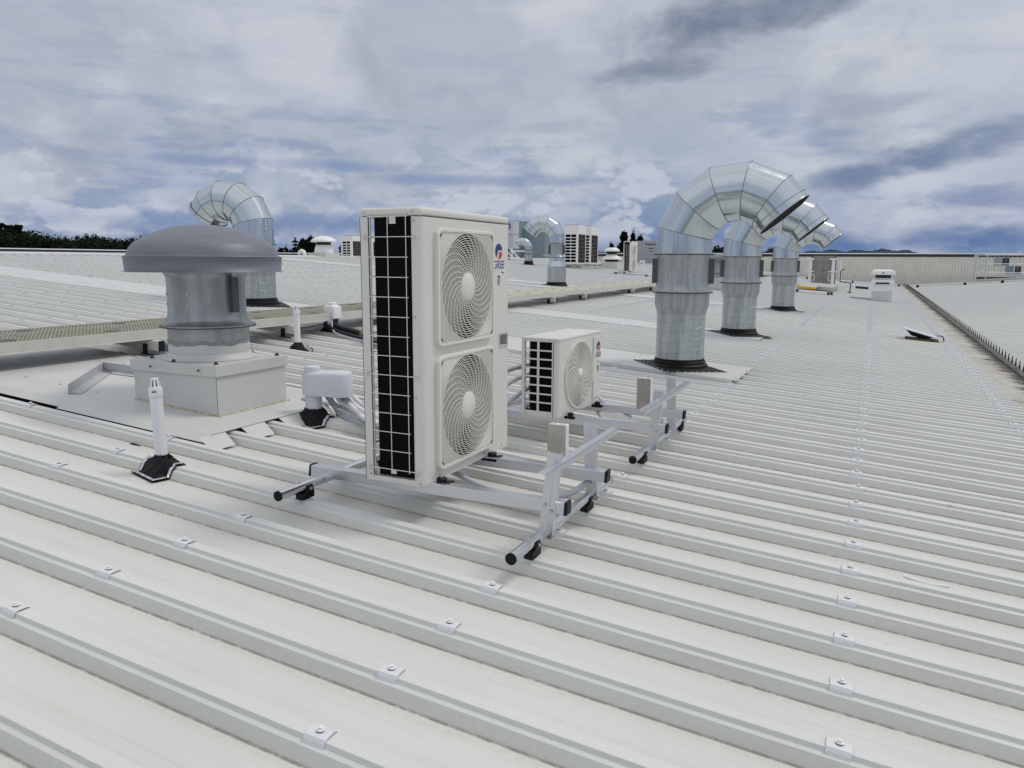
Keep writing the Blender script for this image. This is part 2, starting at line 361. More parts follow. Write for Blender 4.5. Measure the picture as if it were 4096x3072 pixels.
# ------------------------------------------------------------------ roof sheets
PAN = -.068
PROF = [(-.063, PAN), (-.0435, -.0220), (-.0300, -.0155), (-.0250, -.001), (-.0235, 0), (.0235, 0), (.0250, -.001), (.0300, -.0155), (.0435, -.0220), (.063, PAN),
        (.132, PAN), (.137, PAN + .0012), (.142, PAN + .0012), (.147, PAN), (.206, PAN), (.211, PAN + .0012), (.216, PAN + .0012), (.221, PAN)]
def zroof(y):
    d = (y / RIB - math.floor(y / RIB + .5)) * RIB; d = abs(d)
    for (a, za), (b, zb) in zip(PROF[5:9], PROF[6:10]):
        if a <= d <= b: return za + (zb - za) * (d - a) / (b - a)
    return 0 if d < .0235 else PAN
def sheet(mb, x0, x1, i0, i1, f, nx=1):
    prof = [(i * RIB + dy, z) for i in range(i0, i1) for dy, z in PROF] + [(i1 * RIB + PROF[0][0], PROF[0][1])]
    vs = []; n = len(prof)
    for k in range(nx + 1):
        x = x0 + (x1 - x0) * k / nx
        vs += [(x, y, z + f(x)) for y, z in prof]
    mb.add(vs, [(k * n + j, (k + 1) * n + j, (k + 1) * n + j + 1, k * n + j + 1) for k in range(nx) for j in range(n - 1)])
mb = MB(); sheet(mb, -22.0, 1.53, -40, 177, lambda x: 0, 6)
# underside edge at the eave so the sheet ends have a thickness
tag(mb.build('roof', M_ROOF), kind='structure')
mb = MB(); SL = lambda x: .02 + .15 * (x - 2.13)
sheet(mb, 2.13, 34.0, -40, 177, SL, 4)
mb.cur = 1
for i in range(-40, 177):
    y = i * RIB
    mb.add([(2.128, y + dy, z + .02) for dy, z in PROF[:10]], [tuple(range(10))[::-1]])
    mb.box(2.115, 2.126, y - .012, y + .012, -.03, .075)
tag(mb.build('roof', [M_ROOF_FAR, M_DARK]), kind='structure')
mb = MB(); sheet(mb, -39, -22.0, -40, 177, lambda x: (x + 22) * .1409, 1); sheet(mb, -56.2, -39, -40, 177, lambda x: -2.395 + (-39 - x) * .0, 1)
tag(mb.build('roof', M_ROOF_FAR), kind='structure')
# building body below the roofs
mb = MB(); mb.box(-56.4, 36, -16, 63.4, -9, -4.2)
tag(mb.build('lower_building_wall', M_WALL), 'long pale warehouse wall below the roof edge', 'wall')
rc = MB(); rc.add([(-22.5, -14.4, -.06), (-21.5, -14.4, .008), (-21.5, 63.4, .008), (-22.5, 63.4, -.06), (-22.05, -14.4, .035), (-22.05, 63.4, .035)], [(4, 1, 2, 5), (0, 4, 5, 3)])
rc.box(-21.505, -21.498, -14.4, 63.4, -.02, .007)
tag(rc.build('ridge_capping', M_FLASH), 'white folded ridge capping along the top of the ribbed roof', 'roof capping')

def gutter_mat():
    m = bpy.data.materials.new('gutter_silt'); m.use_nodes = True; t = m.node_tree; b = t.nodes['Principled BSDF']
    tcn = t.nodes.new('ShaderNodeTexCoord'); O = tcn.outputs['Object']; s_ = t.nodes.new('ShaderNodeSeparateXYZ'); t.links.new(O, s_.inputs[0])
    n0 = noise(t, O, 1.4, 7, .7); mpn = t.nodes.new('ShaderNodeMapping'); mpn.inputs['Scale'].default_value = (1.5, 3.5, 1); t.links.new(O, mpn.inputs[0])
    n1 = noise(t, mpn.outputs[0], 1.3, 7, .7)
    c = mixc(t, ramp(t, n0, [(.35, 0.0), (.65, 1.0)]), (.36, .34, .29), (.47, .455, .41))
    wet = mth(t, 'ADD', mth(t, 'MULTIPLY', mth(t, 'SUBTRACT', s_.outputs[0], 1.93), 3.8), mth(t, 'MULTIPLY', mth(t, 'SUBTRACT', n1, .42), 3.4))
    c = mixc(t, ramp(t, wet, [(.0, 0.0), (.75, 1.0)]), c, (.045, .038, .03))
    c = mixc(t, mth(t, 'MULTIPLY', ramp(t, noise(t, O, 40, 4, .7), [(.5, 0.0), (.7, 1.0)]), .35), c, (.2, .17, .12))
    t.links.new(c, b.inputs['Base Color']); b.inputs['Roughness'].default_value = .75; return m
g = thing('box_gutter', 'wide box gutter with brown silt and dark stains between two white roofs', 'gutter', (0, 0, 0), plumb=False)
m1 = MB(); m1.add([(1.46, -14, -.125), (2.16, -14, -.125), (2.16, 63.4, -.125), (1.46, 63.4, -.125)], [(0, 1, 2, 3)])
for yy in (4.5, 9.2, 13.9, 18.6, 24, 30, 37, 45): m1.box(1.50, 2.12, yy, yy + .03, -.1245, -.118)
m1.build('gutter_floor', gutter_mat(), g)
m1 = MB(); m1.box(2.134, 2.15, -14, 63.4, -.125, -.033); m1.box(1.455, 1.465, -14, 63.4, -.125, -.072); m1.build('gutter_side', mat('gutter_side_paint', (.40, .40, .37), .5, 0, .25, 3), g)

# ------------------------------------------------------------------ far wall + parapets (plumb)
def wall(name, label, loc, yaw, length, zb, rib=.19):
    t_ = thing(name, label, 'wall', loc, yaw, True)
    a = MB(); n = int(length / rib); poly = []
    for i in range(n):
        x = i * rib; poly += [(x, 0), (x + .145, 0), (x + .155, .03), (x + .18, .03)]
    poly.append((n * rib, 0))
    vs = [(x, y, zb) for x, y in poly] + [(x, y, 1.86) for x, y in poly]; k = len(poly)
    a.add(vs, [(i, i + 1, k + i + 1, k + i) for i in range(k - 1)]); a.box(0, length, .05, .25, zb, 1.86)
    a.build('cladding', M_WALL, t_)
    a = MB(); a.box(-.02, length, -.03, .3, 1.84, 2.04); a.build('fascia', M_NAVY, t_)
    a = MB(); a.box(-.03, length, -.06, .33, 2.04, 2.115); a.build('coping', M_WHITE, t_)
    return t_
wall('parapet_wall', 'pale ribbed parapet wall with dark band and white coping closing off the far end of the roof', (-56, 63.5, 0), 0, 92, -5)
# the one along the far left, its face turned to +x
wall('parapet_wall', 'long low parapet with dark band beyond the ridge at far left', (-56.0 + .0, -16, 0 + 0), pi / 2, 79.6, -4)
for o in [o for o in bpy.data.objects if o.name == 'parapet_wall.001']:
    o.matrix_world = Matrix.Translation((-56.0, -16, 0)) @ Matrix.Rotation(pi / 2, 4, 'Z')
for o in [o for o in bpy.data.objects if o.name == 'parapet_wall']:
    o.matrix_world = Matrix.Translation((-56.0, 63.5, 0))

# ------------------------------------------------------------------ ground, hills
def ground_mat():
    m = bpy.data.materials.new('paddock'); m.use_nodes = True; t = m.node_tree; b = t.nodes['Principled BSDF']
    tcn = t.nodes.new('ShaderNodeTexCoord'); n0 = noise(t, tcn.outputs['Object'], .02, 8, .6)
    t.links.new(mixc(t, n0, (.05, .08, .03), (.12, .12, .06)), b.inputs['Base Color']); b.inputs['Roughness'].default_value = .9; return m
gr = MB(); gr.add([(-4000, -4000, -8), (4000, -4000, -8), (4000, 4000, -8), (-4000, 4000, -8)], [(0, 1, 2, 3)])
go = gr.build('ground', ground_mat()); go.matrix_world = Matrix.Identity(4); tag(go, kind='structure')
def hill_mat():
    m = bpy.data.materials.new('wooded_hill'); m.use_nodes = True; t = m.node_tree; b = t.nodes['Principled BSDF']
    tcn = t.nodes.new('ShaderNodeTexCoord'); n0 = noise(t, tcn.outputs['Object'], .02, 6, .6)
    t.links.new(mixc(t, n0, (.02, .035, .055), (.05, .07, .10)), b.inputs['Base Color']); b.inputs['Roughness'].default_value = 1; b.inputs['Specular IOR Level'].default_value = .05; return m  # forest colour turned bluish in place of distance haze
M_HILL = hill_mat()
def hills(x0, x1, y, hmax, seed, base=-8):
    rnd = random.Random(seed); n = 150; a = MB(); ph = [rnd.random() * 6 for _ in range(6)]
    top = []
    for i in range(n + 1):
        t_ = i / n; h = hmax * (sin(pi * min(1, t_ * 1.0)) ** .3) * (.82 + .09 * sin(t_ * 9 + ph[0]) + .05 * sin(t_ * 23 + ph[1])) + hmax * .05 * sin(t_ * 71 + ph[2]) + rnd.random() * hmax * .05
        top.append(max(0, h))
    rows = [(0, -260), (.45, -150), (.8, -60), (1.0, 0), (.7, 120), (0, 300)]
    vs = [(x0 + (x1 - x0) * i / n, y + dy + 30 * sin(i * .13), base + f * top[i]) for f, dy in rows for i in range(n + 1)]
    m_ = n + 1
    a.add(vs, [(r * m_ + i, r * m_ + i + 1, (r + 1) * m_ + i + 1, (r + 1) * m_ + i) for r in range(len(rows) - 1) for i in range(n)])
    o = a.build('hills', M_HILL); o.matrix_world = Matrix.Identity(4); return tag(o, kind='structure')
hills(-420, 200, 2050, 45, 3); hills(-900, -80, 1900, 40, 5)

# ------------------------------------------------------------------ saddle clips
def clip_mesh():
    a = MB(); pr = [(-.036, -.024), (-.0315, -.006), (-.025, .0045), (-.014, .0075), (.014, .0075), (.025, .0045), (.0315, -.006), (.036, -.024)]
    n = len(pr); vs = []
    for x in (-.036, .036):
        vs += [(x, y, z) for y, z in pr]; vs += [(x, y * .95, z - .0022) for y, z in pr]
    m_ = 2 * n; f = []
    for i in range(n - 1):
        f += [(i, m_ + i, m_ + i + 1, i + 1), (n + i, n + i + 1, m_ + n + i + 1, m_ + n + i), (i, i + 1, n + i + 1, n + i), (m_ + i, m_ + n + i, m_ + n + i + 1, m_ + i + 1)]
    f += [(0, n, m_ + n, m_), (n - 1, m_ + n - 1, m_ + 2 * n - 1, 2 * n - 1)]
    a.add(vs, f); return a
def screw_mesh():
    a = MB(); a.cyl((0, 0, .0095), .0125, .002, .0045, 14); a.cyl((0, 0, .0135), .0072, 0, .0075, 6, False)
    a.cur = 1; a.cyl((0, 0, .0075), .0105, 0, .004, 12); return a
c0 = thing('roof_clip', 'small white saddle clip with a hex screw on a crest of the ribbed roof', 'roof clip', (0, 0, 0), 0, False, 'saddle clips screwed to the roof ribs')
clip_mesh().build('saddle', M_CLIP, c0); screw_mesh().build('screw', [M_WHITE, M_DARK], c0)
ROWS = [1.30, 0, -1.32, -2.643, -4.0, -5.36, -6.72, -8.1, -9.45, -10.8, -12.2, -13.6, -15.0, -16.4, -17.8, -19.3, -20.8]
STRIPS = [(7.08, 8.18, -1.35), (11.55, 12.6, -1.7), (19.3, 20.1, -1.7), (7.6, 8.95, -8.9), (1.9, 3.52, -3.7), (20.7, 21.7, -9.0), (35.6, 36.6, -16.5)]
def covered(x, y): return any(a - .02 < y < b + .02 and x < xe for a, b, xe in STRIPS)
cams = Vector((-.096, -1.534, 1.399)); spots = []
fy = Vector((-sin(yaw), cos(yaw), 0)); fx = Vector((cos(yaw), sin(yaw), 0))
for x in ROWS:
    for i in range(-2, 150):
        y = i * RIB + 0.0
        v = Vector((x, y, 0)) - cams; dpt = v.dot(fy)
        if dpt < .8 or covered(x, y): continue
        if abs(v.dot(fx) / dpt) > .72: continue
        if (x, i) in ((-2.643, 4), (-2.643, 5)): continue
        spots.append((dpt, x + random.uniform(-.012, .012), y, random.uniform(-.05, .05)))
spots.sort(); used0 = False
for d_, x, y, a in spots[:285]:
    if not used0: place(c0, (x, y, 0), a, False); used0 = True
    else: copy_tree(c0, (x, y, 0), a, False)
far = MB()
for d_, x, y, a in spots[285:]:
    far.box(x - .036, x + .036, y - .025, y + .025, .0005, .005); far.box(x - .036, x + .036, y - .044, y - .03, -.018, .004)
fo = far.build('distant_roof_clips', M_CLIP); tag(fo, 'many tiny saddle clips on the far ribs of the roof', 'roof clips', kind='stuff')

# ------------------------------------------------------------------ flat over-flashings
def flat_strip(label, y0, y1, x1, x0=-21.6, z=.006):
    a = MB(); t_ = thing('roof_flashing', label, 'flashing', (0, 0, 0), 0, False, None)
    rnd = random.Random(int(y0 * 10)); xs = [x0]
    while xs[-1] < x1 - 1.2: xs.append(xs[-1] + rnd.uniform(2.2, 3.4))
    xs[-1] = x1
    for i in range(len(xs) - 1): a.box(xs[i], xs[i + 1] + .05, y0, y1, z + .002 * (i % 2), z + .0035 + .002 * (i % 2))
    a.box(x0, x1, y0 - .001, y0 + .001, -.03, z + .003)
    a.build('sheet', M_FLASH, t_)
    s_ = MB(); s_.cyl((0, 0, 0), .009, 0, .006, 8); p_ = s_.build('screw', M_ZINC, t_); k = x1 - .1; first = True; nn_ = 0
    while k > x0 and nn_ < 48:
        for yy in (y0 + .05, y1 - .05):
            q_ = p_ if first else p_.copy()
            if not first: COL.objects.link(q_); q_.parent = t_
            q_.location = (k, yy, z + .005); first = False; nn_ += 1
        k -= .62
    return t_
flat_strip('smooth white flashing sheet running uphill from the nearest right-hand gooseneck duct', 7.08, 8.18, -1.35, -8.6)
flat_strip('smooth white flashing sheet running uphill from the second gooseneck duct of the right-hand row', 11.55, 12.6, -1.7, -9.5)
flat_strip('narrow white flashing sheet running uphill from the farthest gooseneck duct of the right-hand row', 19.3, 20.4, -1.7, -14)
flat_strip('smooth bluish white flashing sheet crossing the ribs behind the grey dome vent', 7.6, 8.95, -8.7)
flat_strip('smooth white flashing sheet behind the gooseneck duct that stands beyond the walkway', 20.7, 21.8, -8.6)

# ------------------------------------------------------------------ gooseneck ducts
def duct(label, loc, az_, p, group):
    t_ = thing('gooseneck_duct', label, 'exhaust duct', loc, az_, True, group)
    rl, rc_, re_ = p['rl'], p['rc'], p['re']
    # skirt follows the roof slope
    a = MB(); q = p.get('skirt', .5); sl_ = TH * cos(az_)
    nn = 32; ring = []; out = []
    for k in range(nn):
        an = 2 * pi * k / nn; e = q / max(abs(cos(an + pi / 4)), abs(sin(an + pi / 4)))
        ring.append((rl * 1.14 * cos(an), rl * 1.14 * sin(an), .035 - rl * cos(an) * sl_)); out.append((e * cos(an) * .98, e * sin(an), .012 - e * cos(an) * sl_))
    a.add(ring + out, [(k, (k + 1) % nn, nn + (k + 1) % nn, nn + k)[::-1] for k in range(nn)])
    h = p['boot']
    prof = [(rl * 1.17, .0), (rl * 1.17, h * .35), (rl * 1.08, h * .5), (rl * 1.08, h * .72), (rl * 1.03, h * .8), (rl * 1.03, h)]
    a.lathe(prof, 48); a.lathe([(rl * 1.03, h), (rl, h)], 48)
    b_ = a.build('boot', M_RUB, t_)
    if p.get('strip', 1):
        s_ = MB()
        for k in range(0, nn):
            x_, y_, z_ = out[k]; s_.cyl((x_ * .95, y_ * .95, z_ + .002), .009, 0, .006, 8)
        s_.build('skirt_screws', M_TAPE, b_)
    a = MB()
    zs = p['z_low']; a.lathe([(rl, h * .5), (rl, zs)], 48)
    kk = h + .12; i = 0
    while kk < zs - .04:      # helical swages
        pts = [(rl * 1.006 * cos(2 * pi * j / 48), rl * 1.006 * sin(2 * pi * j / 48), kk + .05 * sin(2 * pi * j / 48 + .6)) for j in range(49)]
        a.tube(pts, .0045, 6, False); kk += .125; i += 1
    a.build('riser_pipe', M_GALVD, t_)
    a = MB(); rt = p.get('rt', rc_ * 1.02)
    a.lathe([(rl + .004, zs), (rt, zs + p['cone']), (rt, p['z_f1'])], 48)
    a.lathe([(rl + .006, zs - .012), (rl + .006, zs + .006)], 48); a.build('reducer', M_GALVM if not p.get('bright') else M_GALV, t_)
    a = MB(); f1, f2 = p['z_f1'], p['z_f2']
    fr = p['fr']
    a.lathe([(rt, f1), (fr, f1), (fr, f1 + .010), (rt, f1 + .010)], 48, smooth=False)
    cs = [(fr * .97, f1 + .010), (fr * .93, f1 + .03), (rc_ * 1.03, f1 + .06), (rc_, f1 + .11), (rc_, f2 - .08), (rc_ * 1.02, f2 - .04), (fr * .94, f2)]
    a.lathe(cs, 48, sharp=False)
    a.lathe([(rt, f2), (fr, f2), (fr, f2 + .010), (re_, f2 + .010)], 48, smooth=False); dk = MB(); dk.lathe([(rt, f1 - .007), (fr + .004, f1 - .007), (fr + .004, f1 + .003), (rt, f1 + .003)], 48, smooth=False); dk.build('flange_gasket', M_DARK, t_); dk = MB(); dk.lathe([(rc_, f2 - .006), (fr + .004, f2 - .006), (fr + .004, f2 + .003), (rc_, f2 + .003)], 48, smooth=False); dk.build('flange_gasket', M_DARK, t_)
    cas = a.build('fan_casing', M_GALVM, t_)
    for bb in (p.get('br', (.12, 3.42))):
        a = MB(); a.T = Matrix.Rotation(bb - az_, 4, 'Z')
        a.box(rc_ - .01, rc_ + .055, -.022, .022, f1 + .10, f2 - .05); a.box(rc_ + .050, rc_ + .056, -.03, .03, f1 + .10, f2 - .05); a.build('bracket', mat('dark_bracket', (.10, .105, .11), .5, .4), t_)
    a = MB()
    for ang in (-1.98, -1.12):
        for hz in (.44, .62):
            a.T = Matrix.Rotation(ang - az_, 4, 'Z'); z_ = f1 + (f2 - f1) * hz
            a.rod((rc_ - .002, 0, z_), (rc_ + .010, 0, z_), .011, 8)
    a.build('bolts', M_ZINC, cas)
    a = MB(); zc = f2 + .010; z1 = p['z_j1']
    a.lathe([(re_ + .006, zc), (re_ + .006, zc + .06), (re_, zc + .065)], 48)
    a.lathe([(re_ + .012, zc + .055), (re_ + .012, zc + .07)], 48)
    st = R(28); Rc = p['Rc']; Ls = 2 * Rc * math.tan(st / 2)
    C = [Vector((0, 0, zc + .06)), Vector((0, 0, z1))]; dirs = [Vector((0, 0, 1))]
    for i in range(1, 5):
        d__ = Vector((sin(st * i), 0, cos(st * i))); dirs.append(d__); C.append(C[-1] + d__ * Ls)
    d__ = Vector((sin(st * 5), 0, cos(st * 5))); dirs.append(d__); C.append(C[-1] + d__ * (p.get('out', .27)))
    B_ = Vector((0, 1, 0)); seg = 48
    def ring_at(i, rr, grow=0):
        da = dirs[max(0, i - 1)]; db = dirs[min(i, len(dirs) - 1)]
        n_ = (da + db).normalized(); c_ = da.dot(n_); A_ = B_.cross(n_)
        return [tuple(C[i] + n_ * grow + B_ * (rr * cos(2 * pi * k / seg)) + A_ * (rr / c_ * sin(2 * pi * k / seg))) for k in range(seg)]
    for i in range(len(C) - 1):
        r0, r1 = ring_at(i, re_), ring_at(i + 1, re_)
        a.add(r0 + r1, [(k, (k + 1) % seg, seg + (k + 1) % seg, seg + k) for k in range(seg)], True)
    end = ring_at(len(C) - 1, re_ + .008)
    a.add(ring_at(len(C) - 1, re_ + .008, -.07) + end, [(k, (k + 1) % seg, seg + (k + 1) % seg, seg + k) for k in range(seg)], True)
    a.tube(end + end[:1], .007, 6, False)
    elb = a.build('elbow', M_GALV, t_)
    a = MB()
    for i in range(1, len(C) - 1): rr = ring_at(i, re_ + .002); a.tube(rr + rr[:1], .0045, 6, False)
    rr = ring_at(len(C) - 1, re_ + .010, -.07); a.tube(rr + rr[:1], .004, 6, False)
    a.build('seam', mat('seam_shadow', (.20, .215, .23), .4, .7), elb)
    a = MB(); sc_ = ring_at(len(C) - 1, re_ * .99, -.015); a.add(sc_, [tuple(range(seg))]); a.build('bird_screen', M_SHADE, t_)
    return t_
PD = dict(rl=.284, rc=.304, re=.318, rt=.318, fr=.352, boot=.115, z_low=.655, cone=.10, z_f1=.901, z_f2=1.340, z_j1=1.585, Rc=.60, out=.21, skirt=.42)
DG = 'galvanised gooseneck exhaust ducts'
duct('large galvanised gooseneck duct opening to the right, nearest and biggest of the row of three', (-2.06, 7.58, 0), 0, PD, DG)
duct('galvanised gooseneck duct partly hidden behind the biggest one, middle of the right-hand row', (-2.09, 12.2, 0), 0, PD, DG)
duct('galvanised gooseneck duct farthest in the right-hand row, in front of the brown doors', (-2.13, 19.7, 0), 0, PD, DG)
PL = dict(PD); PL.update(z_low=.50, cone=.08, z_f1=.66, z_f2=.985, z_j1=1.33, Rc=.48, out=.22, rl=.315, rt=.325, skirt=.5, br=(.1, 3.4))
duct('bright galvanised gooseneck duct rising behind the grey dome vent', (-9.33, 8.20, 0), pi + .12, PL, DG)
PM = dict(PD); PM.update(rl=.292, rc=.20, rt=.232, re=.236, fr=.262, boot=.12, z_low=.60, cone=.16, z_f1=.88, z_f2=1.31, z_j1=1.55, Rc=.46, out=.2, bright=1, strip=0, skirt=.36, br=(.12, 3.42))
duct('galvanised gooseneck duct with a wider lower pipe, standing just behind the walkway', (-9.0, 20.75, 0), pi + .1, PM, DG)
PS = dict(PD); PS.update(rl=.225, rc=.24, rt=.22, re=.20, fr=.27, boot=.20, z_low=.55, cone=.03, z_f1=.60, z_f2=.80, z_j1=.95, Rc=.36, out=.15, strip=0, skirt=.35, br=())
duct('small gooseneck duct right beside the tall two-fan unit, low on a black boot', (-17.0, 36.5, 0), pi + .1, PS, DG)
# little white bend near the ridge
t_ = thing('vent_bend', 'tiny white segmented pipe bend at the foot of the white mushroom vent', 'vent pipe', (-22.3, 24.3, 0), 0, True)
a = MB(); a.tube([(0.32, 0, -.1), (.32, 0, .06), (.27, 0, .16), (.17, 0, .20), (.07, 0, .15), (0.02, 0, .05)], .085, 12); a.build('pipe', M_WHITE, t_)

# ------------------------------------------------------------------ dome vent on curb
t_ = thing('dome_vent', 'big grey mushroom dome roof vent on a white square curb, nearest at left', 'roof vent', (-4.53, 2.68, 0), 0, True)
RS = Matrix.Diagonal((.93, .93, 1, 1)); RT = Matrix.Diagonal((.905, .905, 1, 1))
a = MB(); a.T = RS; a.lathe([(.611, .992), (.585, .996), (.592, 1.092), (.600, 1.100), (.570, 1.108)], 72, sharp=False)
a.lathe([(.570, 1.108), (.562, 1.125), (.545, 1.165), (.51, 1.20), (.44, 1.24), (.36, 1.275), (.25, 1.31), (.13, 1.328), (.0, 1.334)], 72, sharp=False)
a.lathe([(.585, .996), (.575, .998), (.58, 1.09), (.3, 1.2)], 72); a.build('dome_hood', M_FAB, t_)
a = MB(); a.T = RT; a.lathe([(.372, .606), (.352, .612), (.334, .624), (.320, .644), (.311, .668), (.306, .70), (.305, .75), (.305, .90), (.305, .94), (.312, .965), (.326, .985), (.34, .995), (.35, 1.05)], 64, sharp=False)
a.lathe([(.316, .594), (.375, .594), (.375, .604), (.33, .604)], 64, smooth=False); dk = MB(); dk.T = RT; dk.lathe([(.316, .586), (.378, .586), (.378, .5935), (.316, .5935)], 64, smooth=False); dk.build('flange_gasket', mat('dark_gasket', (.05, .05, .06), .7), t_); cas = a.build('fan_casing', M_GALVM, t_)
for an in (-.10, 3.0):
    b_ = MB(); b_.T = RT @ Matrix.Rotation(an, 4, 'Z'); b_.box(.30, .355, -.02, .02, .70, .955); b_.box(.352, .358, -.03, .03, .70, .955); b_.build('bracket', mat('dark_bracket', (.10, .105, .11), .5, .4), t_)
b_ = MB()
for an in (-2.10, -1.23):
    for z_ in (.755, .83):
        b_.T = RT @ Matrix.Rotation(an, 4, 'Z'); b_.rod((.300, 0, z_), (.314, 0, z_), .009, 10)
b_.build('bolts', M_ZINC, cas)
a = MB(); a.T = RT; a.lathe([(.318, .47), (.318, .594)], 64); a.build('riser_pipe', galv('spangled_galvanised', (.42, .45, .44), .38, .7, 1.0, .3), t_)
a = MB(); a.T = RT
pr = []
for k in range(65):
    an = 2 * pi * k / 64; pr.append(.478 + .006 * sin(an * 5) + .004 * sin(an * 13 + 1))
vs = [(.3205 * cos(2 * pi * k / 64), .3205 * sin(2 * pi * k / 64), z_) for z_, in ((.395,),) for k in range(64)] + [(.3205 * cos(2 * pi * k / 64), .3205 * sin(2 * pi * k / 64), pr[k] - .012) for k in range(64)]
a.add(vs, [(k, (k + 1) % 64, 64 + (k + 1) % 64, 64 + k) for k in range(64)], True)
a.lathe([(.375, .352), (.36, .357), (.335, .375), (.3235, .40)], 64, sharp=False); a.build('painted_collar', M_FLASH, t_)
a = MB(); a.T = RT
vs = [(.322 * cos(2 * pi * k / 64), .322 * sin(2 * pi * k / 64), pr[k] - .016) for k in range(64)] + [(.322 * cos(2 * pi * k / 64), .322 * sin(2 * pi * k / 64), pr[k] + .006 + .008 * abs(sin(k * 1.7))) for k in range(64)]
a.add(vs, [(k, (k + 1) % 64, 64 + (k + 1) % 64, 64 + k) for k in range(64)], True); a.build('sealant', M_SEAL, t_)
a = MB(); a.box(-.415, .415, -.348, .348, -.06, .285); a.build('curb', M_FLASH, t_, .004)
a = MB(); a.box(.4142, .4165, -.3495, -.3475, .0, .27); a.build('corner_seam', mat('dark_seam', (.10, .095, .08), .7), t_)
for k in range(5): a = MB(); a.rod((.395, -.347, .05 + .045 * k), (.395, -.351, .05 + .045 * k), .0035, 6); a.build('rivet', M_ZINC, t_)
sm = MB()
for p_, q_ in (((-.42, -.352), (.42, -.352)), ((.419, -.352), (.419, .352))):
    for k in range(34):
        f_ = k / 33; x_ = p_[0] + (q_[0] - p_[0]) * f_; y_ = p_[1] + (q_[1] - p_[1]) * f_; zz_ = .021 - x_ * TH
        sm.rod((x_, y_, zz_ - .002 + .003 * sin(k * 2.1)), (x_ + (q_[0] - p_[0]) / 33, y_ + (q_[1] - p_[1]) / 33, zz_ - .002 + .003 * sin(k * 2.1 + 2.1)), .004 + .003 * abs(sin(k * 1.3)), 6)
sm.build('base_sealant', mat('rusty_sealant', (.52, .45, .30), .7, 0, .35, 30), t_)
a = MB(); a.box(-.430, .430, -.363, .363, .268, .350); a.build('curb_cap', M_FLASH, t_, .004)
a = MB()
for x_, y_ in ((.37, -.30), (-.33, -.25), (.0, -.34), (.38, .30), (-.38, .3), (.1, .33)):
    a.cyl((x_, y_, .350), .021, 0, .004, 14); a.cyl((x_, y_, .354), .011, 0, .016, 6, False)
for x_ in (-.2, .28): a.rod((x_, -.374, .31), (x_, -.382, .31), .008, 8)
a.build('cap_bolts', mat('dark_bolt', (.06, .06, .065), .4, .5), t_)

copy_tree(t_, (-5.15, 27.6, 0), 0, True, 'grey dome roof vent far off, seen in the gap between the first two right-hand ducts')

# curb flashing tray with a folded front lip and a diverter
t_ = thing('curb_flashing', 'broad white sheet flashing with folded edges around the dome vent curb', 'flashing', (0, 0, 0), 0, False)
a = MB(); Z = .014
a.box(-21.6, -5.17, 2.01, 3.50, Z - .003, Z); a.box(-5.19, -3.80, 1.97, 3.46, Z - .001, Z + .0025)
a.add([(-21.6, 2.01, Z), (-5.20, 2.01, Z), (-5.17, 1.95, -.027), (-21.6, 1.95, -.027)], [(0, 3, 2, 1)])
a.add([(-5.20, 1.97, Z + .002), (-3.80, 1.97, Z + .002), (-3.76, 1.905, -.024), (-5.23, 1.905, -.024)], [(0, 3, 2, 1)])
for i in range(5, 10):
    y0, y1 = i * RIB + .07, (i + 1) * RIB - .07
    a.add([(-3.81, y0, Z + .001), (-3.81, y1, Z + .001), (-3.69, y1 - .02, -.052), (-3.69, y0 + .01, -.052)], [(0, 3, 2, 1)])
a.box(-6.5, -6.44, 1.99, 3.50, Z, Z + .002)
a.build('tray', [M_FLASH], t_)
a = MB(); a.box(-21.6, -5.2, 1.975, 1.980, -.068, -.015); a.box(-5.2, -3.83, 1.930, 1.935, -.068, -.015); a.build('lip_gap_shade', M_BLACK, t_)  # black strips under the lip, standing in for the shadow in its gap
a = MB(); pts = [(-5.425, 2.134), (-6.038, 2.888), (-5.30, 3.05)]
pts = [(-5.40, 2.14), (-5.72, 2.50), (-5.72, 2.86), (-4.97, 3.02)]
pts = [(-5.425, 2.134), (-6.03, 2.88), (-5.30, 3.02), (-4.97, 3.03)][:3]
for p_, q_ in zip(pts, pts[1:]):
    d_ = Vector((q_[0] - p_[0], q_[1] - p_[1])); nrm = Vector((d_.y, -d_.x)).normalized() * .09
    a.add([(p_[0], p_[1], Z), (q_[0], q_[1], Z), (q_[0], q_[1], Z + .075), (p_[0], p_[1], Z + .075)], [(0, 1, 2, 3)])
    a.add([(p_[0], p_[1], Z + .005), (q_[0], q_[1], Z + .005), (q_[0] + nrm.x, q_[1] + nrm.y, Z + .005), (p_[0] + nrm.x, p_[1] + nrm.y, Z + .005)], [(0, 1, 2, 3)])
a.build('water_diverter', mat('grey_upstand', (.47, .48, .50), .4), t_)
a = MB(); a.cyl((0, 0, 0), .012, 0, .005, 8); p_ = a.build('screw', M_ZINC, t_)
for k in range(12):
    q_ = p_ if k == 0 else p_.copy()
    if k: COL.objects.link(q_); q_.parent = t_
    q_.location = (-6.6 + (k % 6) * .42, 3.2 - .9 * (k // 6), Z)

